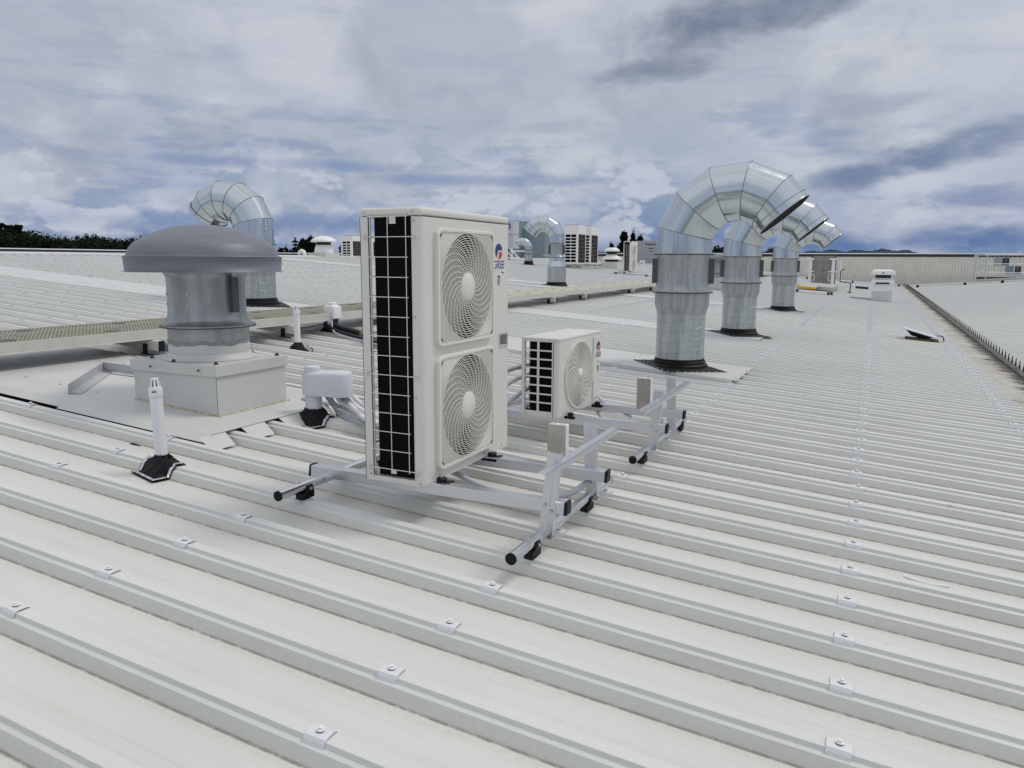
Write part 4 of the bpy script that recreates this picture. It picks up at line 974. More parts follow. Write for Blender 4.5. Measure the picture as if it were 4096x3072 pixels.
# ------------------------------------------------------------------ small unit
D2, W2, H2 = .285, .760, .560
T_ = thing('outdoor_unit', 'small beige single-fan outdoor air conditioning unit numbered 8', 'air conditioner', (-2.225, 3.318, .160), -.06, True)
a = MB(); zt = H2 - .022; r_ = .04; n0 = 6; SX = .252
prof_ = [(SX, 0)] + [(D2 - r_ + r_ * sin(k / n0 * pi / 2), r_ - r_ * cos(k / n0 * pi / 2)) for k in range(n0 + 1)] + [(D2, .10)]
n = len(prof_); a.add([(x_, y_, 0) for x_, y_ in prof_] + [(x_, y_, zt) for x_, y_ in prof_], [(i, i + 1, n + i + 1, n + i) for i in range(n - 1)], True)
cy, cz, rg = .355, .268, .248
def fr2(y0, y1, z0, z1, x=D2): a.add([(x, y0, z0), (x, y1, z0), (x, y1, z1), (x, y0, z1)], [(0, 1, 2, 3)])
seg = 72; sq = []
y0, y1, z0, z1 = .10, .610, .0, zt
for k in range(seg):
    an = 2 * pi * k / seg; c_, s_ = cos(an), sin(an); e = 1e9
    if c_ > 1e-6: e = min(e, (y1 - cy) / c_)
    if c_ < -1e-6: e = min(e, (y0 - cy) / c_)
    if s_ > 1e-6: e = min(e, (z1 - cz) / s_)
    if s_ < -1e-6: e = min(e, (z0 - cz) / s_)
    sq.append((cy + e * c_, cz + e * s_))
for corner_ in ((y0, z0), (y1, z0), (y1, z1), (y0, z1)):
    k = min(range(seg), key=lambda i: (sq[i][0] - corner_[0]) ** 2 + (sq[i][1] - corner_[1]) ** 2); sq[k] = corner_
cir = [(cy + rg * cos(2 * pi * k / seg), cz + rg * sin(2 * pi * k / seg)) for k in range(seg)]
ci2 = [(cy + (rg - .012) * cos(2 * pi * k / seg), cz + (rg - .012) * sin(2 * pi * k / seg)) for k in range(seg)]
vs = [(D2, y, z) for y, z in sq] + [(D2, y, z) for y, z in cir] + [(D2 + .012, y, z) for y, z in cir] + [(D2 + .012, y, z) for y, z in ci2] + [(D2 - .03, y, z) for y, z in ci2]
a.add(vs, [(j * seg + k, j * seg + (k + 1) % seg, (j + 1) * seg + (k + 1) % seg, (j + 1) * seg + k) for j in range(4) for k in range(seg)])
fr2(.610, W2 - .004, 0, zt); a.box(.12, D2 - .001, W2 - .002, W2, 0, zt); a.box(0, .002, .4, W2, 0, zt)
a.build('front_casing', M_CASE, T_)
a = MB(); a.box(D2, D2 + .009, .612, W2 - .022, .05, zt - .02); a.build('service_panel', M_CASE, T_, .006, 3)
a = MB(); a.box(-.003, D2 + .003, -.003, W2 + .003, H2 - .024, H2); a.build('lid', M_CASE, T_, .009, 3)
a = MB(); gx0, g1, g2, gx3 = .026, .121, .139, .236
gz = [.040 + (.530 - .040) * k / 8 for k in range(9)]
a.box(0, gx0, 0, .003, 0, zt); a.box(g1, g2, 0, .003, gz[0], gz[-1]); a.box(gx3, SX + .001, 0, .003, 0, zt); a.box(gx0, gx3, 0, .003, 0, gz[0]); a.box(gx0, gx3, 0, .003, gz[-1], zt)
for k in range(1, 8):
    for xa, xb in ((gx0, g1), (g2, gx3)): a.box(xa, xb, 0, .003, gz[k] - .0055, gz[k] + .0055)
a.box(0, .003, 0, .05, 0, zt); a.box(gx0 - .003, gx0, 0, .02, gz[0], gz[-1])
a.build('side_grille', M_CASE, T_, .0012)
a = MB(); a.box(.060, .250, .012, .68, .03, zt - .005); a.build('coil', M_BLACK, T_)
a = MB(); a.box(.002, D2 - .002, .004, W2 - .004, .002, .016); a.build('base_pan', M_CASE, T_)
a = MB()
for k in range(9): a.rod((-.004, .01, gz[0] + .0613 * k), (-.004, .38, gz[0] + .0613 * k + .0), .0016, 6)
for k in range(4): a.rod((-.004, .03 + .1 * k, .04), (-.004, .03 + .1 * k, .53), .0016, 6)
a.build('rear_wire_guard', M_PLAS, T_)
a = MB(); rings_grille(a, cy, cz, D2 + .0065, D2 + .011, [.052 + .0094 * k for k in range(20)], .0034, 72)
for k in range(24): spoke(a, cy, cz, 2 * pi * k / 24, .045, .236, .75, D2, D2 + .0125, .0060 if k % 2 else .0045, 9)
gobj = a.build('fan_grille', M_CASE2, T_)
a = MB(); a.T = Matrix.Translation((D2 + .005, cy, cz)) @ Matrix.Rotation(pi / 2, 4, 'Y'); a.lathe([(.046, .0), (.046, .010), (.0001, .0115)], 32, sharp=False); a.build('hub', M_CASE2, gobj)
fan(T_, cy, cz, D2 - .002, .232, .1)
a = MB()
for x_, z_ in [(.03, H2 - .012), (.22, H2 - .012), (.035, .018), (.215, .018)]: a.rod((x_, -.001, z_), (x_, -.008, z_), .0048, 8)
for y_ in (.22, .62): a.rod((D2 - .001, y_, .012), (D2 + .005, y_, .012), .0045, 8)
a.build('casing_screws', M_ZINC, T_)
emblem(T_, D2 + .0100, .700, .440, .038, .038)
text_mesh('GREE', .052, M_BLUE_INK, T_, on_front(D2 + .0095, .700, .376), 'brand_word', .0003, .12, .92, .0006)
inverter_sticker(T_, D2 + .0085, .678, .726, .305, .342)
a = MB(); a.box(D2 + .0085, D2 + .0095, .684, .712, .245, .300); nb = a.build('number_sticker', M_STKG, T_)
text_mesh('8', .056, M_BLK_INK, nb, on_front(D2 + .0098, .698, .272), 'number', .0002, 0, .8, .0012)
a = MB(); a.box(D2 + .0085, D2 + .0095, .668, .728, .055, .125); nb = a.build('rating_label', M_STKW, T_)
a = MB()
for k in range(6): a.box(D2 + .0095, D2 + .0100, .674, .674 + (.03 if k % 2 else .045), .066 + k * .009, .069 + k * .009)
a.build('label_lines', mat('label_grey', (.35, .36, .42), .6), nb)
for y_ in (.155, .655):
    for x_, s_ in ((D2 + .03, 1), (-.04, -1)):
        a = MB(); a.box(x_ - .035, x_ + .04, y_ - .03, y_ + .03, -.022, -.002); a.lathe([(.022, -.002), (.024, .010), (.019, .018), (.0001, .018)], 18, c=(x_, y_, 0))
        pad = a.build('rubber_mount', M_PLAS, T_); a = MB(); a.cyl((x_, y_, .018), .007, 0, .009, 6, False); a.build('mount_bolt', M_ZINC, pad)

# ------------------------------------------------------------------ mounting frames
def frame(label, yN, yF, yt0, yt1, platex, postlean=-.05, up=.0, L0=None, L1=None):
    t_ = thing('mounting_frame', label, 'mounting frame', (0, 0, 0), 0, False, 'aluminium mounting frames under the outdoor units')
    for xt, ya, yb in ((-1.31, yt0, yt1), (-2.60, yt0 + .02, yt1)):
        a = MB(); a.rod((xt, ya, .062), (xt, yb, .062), .0255, 28); tb = a.build('rail_tube', M_ALU2, t_)
        a = MB(); a.rod((xt, ya - .004, .062), (xt, ya + .003, .062), .0262, 28); a.build('end_cap', M_PLAS, tb)
        a = MB(); a.rod((xt, yb - .003, .062), (xt, yb + .004, .062), .0262, 28); a.build('end_cap', M_PLAS, tb)
        i0 = math.ceil((ya + .03) / RIB); i1 = math.floor((yb - .03) / RIB)
        for i in (i0, i1):
            y_ = i * RIB; a = MB()
            a.prism([(y_ - .045, .002), (y_ + .05, .002), (y_ + .05, .030), (y_ + .035, .074), (y_ + .002, .074), (y_ - .012, .045)], 'x', xt + .024, xt + .034)
            a.box(xt - .01, xt + .034, y_ - .045, y_ + .05, .002, .038)
            f_ = a.build('clamp_foot', M_PLAS, t_, .002)
            for p_, q_, r_ in (((xt + .034, y_ + .016, .055), (xt + .040, y_ + .016, .055), .0085), ((xt + .034, y_ + .040, .064), (xt + .040, y_ + .040, .064), .0085), ((xt, y_ - .03, .086), (xt, y_ - .03, .096), .006)):
                a = MB(); a.rod(p_, q_, r_, 8); a.build('foot_bolt', M_ZINC, f_)
    # level beams: lowest uphill where they sit over the tube
    sl = .0705
    for y_ in (yN, yF):
        def bz(x): return .085 + up + (x + 2.60) * sl
        a = MB(); x0, x1 = -2.665, -1.215; h_ = .058; y0, y1 = y_ - .030, y_ + .030
        vs = [(x, yy, bz(x) + dz - .01) for x in (x0, x1) for yy in (y0, y1) for dz in (0, h_)]
        a.add(vs, [(0, 4, 5, 1), (2, 3, 7, 6), (1, 5, 7, 3), (0, 2, 6, 4), (0, 1, 3, 2), (4, 6, 7, 5)])
        bm = a.build('beam', M_ALU, t_, .003)
        for xe, s_ in ((x0, -1), (x1, 1)):
            a = MB()
            vs = [(x, yy, bz(xe) + dz - .010) for x, k in ((xe, 1), (xe + s_ * .014, .8)) for yy, dz in ((y_ - .0305, -.002), (y_ + .0305, -.002), (y_ + .0305 * k, h_ + .002), (y_ - .0305 * k, h_ + .002))]
            a.add(vs, [(0, 1, 2, 3), (7, 6, 5, 4), (0, 4, 5, 1), (1, 5, 6, 2), (2, 6, 7, 3), (3, 7, 4, 0)]); a.build('beam_cap', M_PLAS, bm)
    # upright channels and the angle across them
    for k, (y_, sgn, ln) in enumerate(((yN - .034, -1, .012), (yF + .034, 1, postlean))):
        a = MB(); zt_ = .455; z0_ = .045
        def slab(x0, x1, ya, yb):
            vs = [(x + ln * (z - z0_) / (zt_ - z0_), yy, z) for z in (z0_, zt_) for yy in (ya, yb) for x in (x0, x1)]
            a.add(vs, [(0, 2, 3, 1), (4, 5, 7, 6), (0, 1, 5, 4), (2, 6, 7, 3), (0, 4, 6, 2), (1, 3, 7, 5)])
        xc = -1.295
        slab(xc - .030, xc + .030, y_ - .002, y_ + .002); slab(xc - .033, xc - .030, y_ - .002, y_ + .032 * -sgn * -1 if False else y_ + .028); slab(xc + .030, xc + .033, y_ - .002, y_ + .028)
        slab(xc - .008, xc + .008, y_ - .0045, y_ - .002)
        ps = a.build('upright', M_ALU, t_)
        for x_, z_ in ((-1.305, .205), (-1.275, .180)): a = MB(); a.rod((x_, y_ - .005, z_), (x_, y_ - .013, z_), .0085, 8); a.build('upright_bolt', M_ZINC, ps)
        a = MB(); a.rod((-1.262, y_ + .012, .062), (-1.254, y_ + .012, .062), .009, 8); a.build('upright_bolt', M_ZINC, ps)
    L0 = yN - .235 if L0 is None else L0; L1 = yF + .20 if L1 is None else L1
    a = MB(); a.box(-1.275, -1.235, L0, L1, .412, .4155); a.box(-1.2385, -1.235, L0, L1, .385, .4155); a.build('cross_angle', M_ALU, t_, .001)
    a = MB(); x0 = platex; y_ = yF - .034; zb_ = .085 + up + (x0 + 2.6) * sl + .048
    a.T = Matrix.Translation((x0, 0, zb_)) @ Matrix.Rotation(-.07, 4, 'Y') @ Matrix.Translation((-x0, 0, -zb_)); PT = a.T; a.box(x0 - .052, x0 + .052, y_ - .002, y_, zb_ - .012, zb_ + .225); pl = a.build('isolator_plate', M_PLATE, t_)
    a = MB(); a.T = PT; a.box(x0 - .050, x0 + .050, y_, y_ + .055, zb_ - .0, zb_ + .225)
    a.build('isolator_box', M_WHITE, t_, .004)
    a = MB(); a.T = PT
    for dx in (-.025, .025): a.cyl((x0 + dx, y_ + .027, zb_ + .225), .019, 0, .0015, 20)
    a.build('knockout', mat('knockout_grey', (.55, .56, .58), .4), pl)
    a = MB(); a.rod((x0, y_ - .002, zb_ + .01), (x0, y_ - .010, zb_ + .01), .006, 8); a.build('plate_screw', M_ZINC, pl)
    return t_
frame('silver aluminium frame of tubes and rails carrying the tall unit', 1.605, 2.185, 1.235, 2.545, -1.487)
frame('silver aluminium frame of tubes and rails carrying the small unit', 3.465, 3.985, 3.045, 4.475, -1.512, L0=2.93, L1=4.19)

# ------------------------------------------------------------------ walkway
def grating_mat():
    m = bpy.data.materials.new('grating'); m.use_nodes = True; t = m.node_tree; b = t.nodes['Principled BSDF']
    b.inputs['Base Color'].default_value = (.50, .49, .38, 1); b.inputs['Roughness'].default_value = .75; return m
t_ = thing('walkway', 'raised beige mesh walkway with pale side channels crossing the roof', 'walkway', (0, 0, 0), 0, False)
a = MB(); wx0, wx1, wz = -7.16, -6.485, .25
y_ = -4.0; px_, py_ = .055, .036
for s_ in (1,):
    # bars of the mesh: along y and short slanted cross bars
    nb_ = 1
    for k in range(nb_ + 1):
        x_ = wx0 + (wx1 - wx0) * k / nb_; a.box(x_ - .006, x_ + .006, -4, 9.5, wz - .010, wz)
    yy = -4.6; k = 0
    while yy < 9.5:
        a.add([(wx0, yy, wz - .001), (wx0, yy + .009, wz - .001), (wx1, yy + .509, wz - .001), (wx1, yy + .50, wz - .001)], [(0, 3, 2, 1)]); a.add([(wx0, yy + .5, wz - .003), (wx0, yy + .509, wz - .003), (wx1, yy + .009, wz - .003), (wx1, yy, wz - .003)], [(0, 3, 2, 1)]); yy += .036
    a.box(wx0, wx1, 9.5, 55, wz - .010, wz); 
    a.build('mesh_deck', M_FRP, t_)
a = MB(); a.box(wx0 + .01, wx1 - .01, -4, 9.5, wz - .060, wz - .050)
a.build('under_shade', mat('shadow_tray', (.16, .155, .12), .8), t_)  # dark sheet put under the mesh deck, its colour standing in for shade
a = MB(); yj = [-4.0 + 5.9 * k for k in range(11)]
for y0, y1 in zip(yj, yj[1:]):
    y1 = min(y1, 55.2)
    a.box(wx1, wx1 + .012, y0 + .002, y1 - .002, wz - .092, wz + .004); a.box(wx0 - .012, wx0, y0 + .002, y1 - .002, wz - .092, wz + .004)
    a.box(wx1 + .012, wx1 + .03, y0 + .002, y1 - .002, wz - .092, wz - .085)
a.build('side_channel', M_FRPE, t_, .001)
a = MB(); a.box(-.02, .035, -.06, .06, 0, .004); p_ = a.build('hold_down_clip', mat('clip_dark', (.09, .09, .09), .5), t_)
a = MB(); yy = -.5; first = True
while yy < 54:
    for x_ in (wx0 + .12, wx1 - .14):
        y_ = yy + (.4 if x_ < -7 else 0)
        if yy < 30:
            q_ = p_ if first else p_.copy()
            if not first: COL.objects.link(q_); q_.parent = t_
            q_.location = (x_, y_, wz); first = False
        else: a.box(x_ - .02, x_ + .035, y_ - .06, y_ + .06, wz, wz + .004)
    yy += .98
a.build('far_clips', MATS['clip_dark'], t_)['kind'] = 'stuff'
for k, yb in enumerate([-2.2, -.2, 1.7, 3.75, 5.72, 8.3, 11.0, 14.2, 16.25, 20.4, 22.8, 25, 27.2, 29.4, 31.6, 34, 36.5, 39, 42]):
    a = MB(); a.box(-7.35, -6.345, yb - .03, yb + .03, .055, .152); br = a.build('bearer', M_FRPE, t_, .002)
    a = MB(); a.box(-6.345, -6.335, yb - .033, yb + .033, .052, .156); a.box(-6.56, -6.50, yb - .038, yb - .030, .004, .11); a.box(-6.58, -6.40, yb - .055, yb - .030, .004, .016); a.build('bearer_bracket', M_PLAS, br)

# second walkway across the far end
t_ = thing('walkway', 'narrow grey walkway far off in front of the parapet wall, crossing the gutter', 'walkway', (0, 0, 0), 0, False)
a = MB(); a.box(-24, 1.9, 54.9, 55.5, .19, .20); 
a.add([(1.9, 54.9, .20), (24, 51.8, 3.52), (24, 52.4, 3.52), (1.9, 55.5, .20)], [(0, 1, 2, 3)]); a.build('mesh_deck', M_FRP, t_)
a = MB(); a.box(-24, 1.9, 54.88, 54.9, .10, .205); a.add([(1.9, 54.88, .10), (24, 51.78, 3.42), (24, 51.78, 3.525), (1.9, 54.88, .205)], [(0, 1, 2, 3)]); a.build('side_channel', mat('walkway_grey', (.42, .42, .41), .5), t_)
a = MB()
for x_ in (-14, -10, -4.1, -1.3, 1.4): a.box(x_, x_ + .10, 53.0, 53.15, .0, .14)
for x_ in (2.4, 4.9, 6.8): zz = SL(x_); a.box(x_, x_ + .14, 52.0, 52.15, zz, zz + .16)
a.build('support_foot', M_PLAS, t_)

# ------------------------------------------------------------------ small far items
def mush(label, loc, s_, box=True, stack=0):
    t_ = thing('mushroom_vent', label, 'roof vent', loc, 0, True, 'white mushroom fan vents'); m_ = MATS['white_paint']
    a = MB(); a.frustum(0, 0, -.2, .16 * s_, .52 * s_, .52 * s_, .50 * s_, .50 * s_); a.build('curb', M_FLASH, t_, .01)
    if not stack:
        a = MB(); a.lathe([(.45 * s_, .12 * s_), (.41 * s_, .30 * s_), (.36 * s_, .48 * s_), (.30 * s_, .52 * s_)], 40, sharp=False); a.build('fan_body', m_, t_)
        a = MB(); a.lathe([(.32 * s_, .50 * s_), (.32 * s_, .64 * s_)], 36); a.build('outlet_screen', M_DARK, t_)
        a = MB(); a.lathe([(.57 * s_, .63 * s_), (.58 * s_, .66 * s_), (.53 * s_, .74 * s_), (.36 * s_, .85 * s_), (.15 * s_, .90 * s_), (.001, .91 * s_)], 48, sharp=False); a.lathe([(.57 * s_, .63 * s_), (.2 * s_, .66 * s_)], 48); a.build('hood', m_, t_)
    return t_
mush('white mushroom roof vent on the ridge, left of the tall unit', (-22.0, 25.6, 0), .97)
t_ = thing('mushroom_vent', 'white double-hooded mushroom vent on a square curb, right of the twin units', 'roof vent', (-14.15, 42.2, 0), 0, True, 'white mushroom fan vents')
a = MB(); a.box(-.5, .5, -.5, .5, -.2, .37); a.build('curb', M_FLASH, t_, .01)
for z0, r_, rb in ((.50, .60, .40), (.97, .45, .30)):
    a = MB(); a.lathe([(rb, z0 - .14), (rb, z0 + .02)], 32); a.build('outlet_screen', M_DARK, t_)
    a = MB(); a.lathe([(r_, z0), (r_ * 1.02, z0 + .04), (r_ * .9, z0 + .13), (r_ * .6, z0 + .21), (r_ * .5, z0 + .30 if z0 < .6 else z0 + .22), (.001, z0 + (.32 if z0 < .6 else .235))], 40, sharp=False); a.lathe([(r_, z0), (rb, z0 + .01)], 40); a.build('hood', M_WHITE, t_)

def vrf(label, loc, h_=1.75, dx=.75, wy=1.05, yaw_=0.0, rows=9):
    t_ = thing('outdoor_unit', label, 'air conditioner', loc, yaw_, True, 'white upright condensing units')
    zb_ = .18; zt_ = zb_ + h_; g0, g1 = zb_ + .10, zb_ + h_ * .76
    a = MB()
    # side facing -y with two columns of slots
    a.box(0, .10, 0, .02, zb_, zt_); a.box(dx - .10, dx, 0, .02, zb_, zt_); a.box(.10, dx - .10, 0, .02, zb_, g0); a.box(.10, dx - .10, 0, .02, g1, zt_); a.box(dx / 2 - .015, dx / 2 + .015, 0, .02, g0, g1)
    for k in range(1, rows): z_ = g0 + (g1 - g0) * k / rows; a.box(.10, dx - .10, 0.001, .018, z_ - .022, z_ + .022)
    a.box(dx - .02, dx, .02, .08, zb_, zt_); a.box(dx - .02, dx, wy - .06, wy, zb_, zt_); a.box(dx - .02, dx, .08, wy - .06, zb_, g0 - .04); a.box(dx - .02, dx, .08, wy - .06, g1 + .02, zt_)
    a.box(0, .02, .02, wy, zb_, zt_); a.box(.02, dx - .02, wy - .02, wy, zb_, zt_); a.box(.02, dx - .02, .02, wy - .02, zt_ - .02, zt_ - .001)
    a.build('casing', M_WHITE, t_, .004)
    a = MB(); a.box(.06, dx - .05, .03, wy - .03, zb_ + .02, zt_ - .05); a.build('coil', M_BLACK, t_)
    a = MB(); gm = mat('guard_wire', (.40, .40, .38), .5)
    for k in range(6): y_ = .10 + (wy - .18) * k / 5; a.rod((dx - .01, y_, g0 - .04), (dx - .01, y_, g1 + .02), .006, 6)
    for k in range(8): z_ = g0 - .02 + (g1 - g0) * k / 7; a.rod((dx - .006, .08, z_), (dx - .006, wy - .06, z_), .005, 6)
    a.build('wire_guard', gm, t_)
    a = MB(); a.box(.04, dx - .04, .05, wy - .05, zt_, zt_ + .03); a.build('top_discharge', M_GREY, t_)
    a = MB()
    for y_ in (.12, wy - .22): a.box(-.25, dx + .35, y_, y_ + .08, .06, zb_ - .02)
    for x_ in (-.1, dx + .25): a.box(x_, x_ + .06, -.15, wy + .15, -.05, .06)
    a.build('base_frame', mat('frame_grey', (.45, .45, .44), .5), t_)
    return t_
vrf('white upright condensing unit with slotted side, nearer of the pair left of the pines', (-15.1, 36.8, 0), 2.03, .80, 1.25)
vrf('white upright condensing unit behind its twin, left of the pines', (-15.15, 39.0, 0), 2.05, .80, 1.25)
v3 = vrf('white upright condensing unit on the ridge just left of the tall two-fan unit', (-22.6, 27.6, -.35), 1.08, .62, .95, 0, 6)
vrf('white upright condensing unit on the ridge, half hidden behind the tall unit', (-22.6, 29.2, -.35), 1.08, .62, .95, 0, 6)
# slim tall unit on a frame
T_ = thing('outdoor_unit', 'slim tall two-fan unit seen edge-on beside the grey cabinet', 'air conditioner', (-11.12, 34.6, .12), 0, True)
a = MB(); D3, W3, H3 = .40, 1.02, 1.46
a.box(0, .03, 0, .02, 0, H3); a.box(D3 - .10, D3, 0, .02, 0, H3); a.box(0, D3, 0, .02, H3 - .04, H3); a.box(0, D3, 0, .02, 0, .04); a.box(D3 - .02, D3, .02, W3, 0, H3); a.box(0, D3 - .02, .02, W3, H3 - .03, H3 - .001); a.box(0, D3 - .02, W3 - .02, W3, 0.001, H3 - .03); a.box(.0, .02, .3, W3 - .02, 0.001, H3 - .03)
a.build('casing', M_CASE2, T_, .004)
a = MB(); a.box(.04, D3 - .03, .03, .9, .02, H3 - .04); a.build('coil', M_BLACK, T_)
a = MB(); grid_wires(a, [.06, .16, .25], [.08 + .1 * k for k in range(13)], -.004, .0045); a.build('wire_guard', M_CASE2, T_)
for cz in (.36, .98):
    a = MB(); sq_plate(a, .42, cz, .30, .29, .265, D3 + .02, D3 - .001, 48); rings_grille(a, .42, cz, D3 + .01, D3 + .02, [.06 + .025 * k for k in range(9)], .008, 40); g_ = a.build('fan_grille', M_CASE2, T_)
    a = MB(); a.add([(D3 + .002, .42 + .262 * cos(2 * pi * k / 32), cz + .262 * sin(2 * pi * k / 32)) for k in range(32)], [tuple(range(32))]); a.build('fan_shroud', mat('shroud_grey', (.10, .10, .10), .7), T_)
emblem(T_, D3 + .002, .86, 1.2, .04, .05)
t_ = thing('mounting_frame', 'white frame with upright brackets under the slim tall unit', 'mounting frame', (-11.0, 34.6, 0), 0, False)
a = MB()
for y_ in (.35, 1.05): a.box(-.5, 1.25, y_, y_ + .07, .10, .18)
a.build('beam', M_WHITE, t_)
a = MB(); a.rod((-.45, -.1, .06), (-.45, 1.5, .06), .03, 10); a.rod((1.1, -.1, .06), (1.1, 1.5, .06), .03, 10); a.build('rail_tube', M_WHITE, t_)
for y_ in (.25, 1.0):
    a = MB(); a.box(1.07, 1.15, y_, y_ + .02, .05, .52); a.build('upright', M_WHITE, t_)
a = MB(); a.box(1.05, 1.10, .1, 1.35, .50, .53); a.build('cross_angle', M_WHITE, t_)
a = MB()
for x_ in (-.45, 1.1):
    for y_ in (-.1, 1.3): a.box(x_ - .06, x_ + .06, y_ - .08, y_ + .08, 0, .06)
a.build('clamp_foot', M_PLAS, t_)

# grey cabinet with dark marks
T_ = thing('plant_cabinet', 'large flat grey metal cabinet standing in front of the far wall', 'cabinet', (-20.55, 60.5, 0), 0, True)
a = MB(); a.box(2.6, 5.9, 0, 1.2, -.2, 1.62); a.build('body', M_GREY, T_, .01)
a = MB()
for x_ in (4.9,): a.box(x_, x_ + .03, -.004, .001, 0, 1.62)
a.build('panel_seam', mat('seam_dark', (.18, .19, .21), .6), T_)
text_mesh('Panasonic', .20, M_BLK_INK, T_, on_side(3.75, -.006, 1.34), 'lettering', .002, 0, 1.1, .006)
a = MB(); a.box(3.6, 4.0, -.006, 0, .98, 1.04); a.box(3.65, 3.95, -.006, 0, .75, .79); a.build('vent_slot', M_DARK, T_)
a = MB(); a.box(0, .32, 0, .2, 0, .26)
bx_ = a.build('junction_box', M_WHITE, None, .01); tag(bx_, 'small white box on the roof before the grey cabinet', 'box'); bx_.matrix_world = RM @ Matrix.Translation((-17.3, 59.2, 0)) @ GR
a = MB(); a.T = RM @ Matrix.Translation((0, 0, 0))
a = MB(); a.rod((0, 0, -.1), (0, 0, .62), .05, 12); o_ = a.build('vent_pipe', M_WHITE); tag(o_, 'thin white upright pipe between the slim tall unit and the grey cabinet', 'vent pipe'); o_.matrix_world = RM @ Matrix.Translation((-12.0, 41.5, 0)) @ GR

# blue grey plant enclosure with rails beyond the ridge
T_ = thing('plant_enclosure', 'tall blue-grey box with ribbed sides rising behind the small duct beyond the ridge', 'plant housing', (-30.2, 56.0, -1.6), 0, True)
a = MB(); a.box(0, 3.6, 0, 5.0, 0, 4.1); a.build('body', M_BLUEG, T_)
a = MB(); a.box(3.6, 5.6, 1.0, 4.5, 0, 3.5); a.build('annex', M_BLUEG, T_)
a = MB()
for k in range(8): a.box(.1 + k * .45, .14 + k * .45, -.03, 0, 0, 4.05)
a.build('rib', mat('rib_grey', (.28, .34, .38), .5), T_)
T_ = thing('guard_rail', 'white pipe guard rail in front of the blue-grey housing', 'guard rail', (-26.4, 47.5, -.55), 0, True)
a = MB()
for z_ in (.75, 1.38): a.rod((-1.5, 0, z_), (4.6, 0, z_), .045, 8)
a.build('rail', M_WHITE, T_)
for x_ in (-1.4, .6, 2.6, 4.5):
    a = MB(); a.rod((x_, 0, 0), (x_, 0, 1.4), .045, 8); a.build('post', M_WHITE, T_)
# grey unit with swirl emblem on a stand
T_ = thing('outdoor_unit', 'grey unit with a red and blue swirl emblem on a raised stand', 'air conditioner', (-21.9, 41.8, 0), 0, True)
a = MB(); a.box(0, 1.45, 0, .9, .62, 1.45); a.box(0, 1.45, 0.002, .898, 1.47, 2.28); a.build('casing', mat('pale_grey_paint', (.48, .49, .52), .45), T_, .01)
a = MB(); a.box(.02, 1.43, .02, .88, 1.449, 1.471); a.build('gap_shadow', M_DARK, T_)
a = MB()
for x_ in (.05, 1.3): a.box(x_, x_ + .08, .05, .13, -.3, .62)
for x_ in (.9, 1.3): a.rod((x_, -.1, .6), (x_ + .95, -.9, .05), .035, 8)
a.box(-.1, 2.3, -.95, -.85, .0, .08); a.build('stand', M_WHITE, T_)
a = MB(); a.box(.98, 1.14, .0, .16, -.1, .55); a.build('stand_post', M_DARK, T_)
a = MB(); a.T = on_side(1.10, -.004, 1.95); m_ = 14
for s_, mt in ((1, None),):
    a.add([(.16 * cos(pi * .6 + pi * 1.0 * k / m_) - .02, .20 * sin(pi * .6 + pi * k / m_), 0) for k in range(m_ + 1)] + [(.07 * cos(pi * .6 + pi * k / m_) - .02, .10 * sin(pi * .6 + pi * k / m_), 0) for k in range(m_ + 1)], [(k, k + 1, m_ + 2 + k, m_ + 1 + k) for k in range(m_)])
a.build('swirl_red', M_RED_INK, T_)
a = MB(); a.T = on_side(1.10, -.004, 1.95)
a.add([(.16 * cos(-pi * .4 + pi * k / m_) + .03, .20 * sin(-pi * .4 + pi * k / m_), 0) for k in range(m_ + 1)] + [(.07 * cos(-pi * .4 + pi * k / m_) + .03, .10 * sin(-pi * .4 + pi * k / m_), 0) for k in range(m_ + 1)], [(k, k + 1, m_ + 2 + k, m_ + 1 + k) for k in range(m_)])
a.build('swirl_blue', mat('mid_blue_ink', (.02, .05, .35), .4, var=0), T_)

# access doors, rails, step
T_ = thing('roof_access', 'brown-grey double door cabinet at the far end of the roof', 'access doors', (-2.95, 41.6, 0), 0, True)
a = MB(); a.box(-.06, 1.10, .02, .9, -.1, 1.52); a.build('cabinet', M_BROWN, T_)
for k in (0, 1):
    a = MB(); a.box(.02 + k * .505, .51 + k * .505, -.004, .02, .12, 1.15); d_ = a.build('door', M_BROWN, T_, .004)
    a = MB(); a.rod((.47 + k * .10, -.004, .78), (.47 + k * .10, -.03, .78), .02, 8); a.build('handle', M_DARK, d_)
a = MB(); a.box(.02, 1.015, -.003, .02, 1.17, 1.46); a.build('lintel', M_BROWN, T_)
for x_ in (-.10, 1.06):
    a = MB(); a.box(x_, x_ + .05, -.03, .05, -.05, 1.52); a.build('door_jamb', M_DARK, T_)
T_ = thing('guard_rail', 'white ladder stiles and handrails either side of the brown-grey doors', 'guard rail', (-2.95, 41.2, 0), 0, True)
for x0, s_ in ((-.17, -1), (.93, 1)):
    a = MB(); a.box(x0, x0 + .16, 0, .06, .05, 1.33); a.build('stile', M_PVC, T_)
    a = MB(); a.rod((x0 - .12, -.03, 1.36), (x0 + .24, -.03, 1.36), .035, 8); a.rod((x0 - .14, -.03, .72), (x0 + .26, -.03, .72), .028, 8); a.build('rail', M_WHITE, T_)
    a = MB(); xh = x0 + (.17 if s_ < 0 else -.01); sg = 1 if s_ < 0 else -1
    a.tube(bez([(xh, -.02, .56), (xh + sg * .09, -.02, .56), (xh + sg * .12, -.02, .48), (xh + sg * .12, -.02, .34), (xh + sg * .09, -.02, .26), (xh, -.02, .26)], 5), .017, 8); a.build('grab_handle', M_WHITE, T_)
a = MB(); a.rod((1.34, -.03, .05), (1.34, -.03, 1.36), .03, 8); a.build('post', M_WHITE, T_)
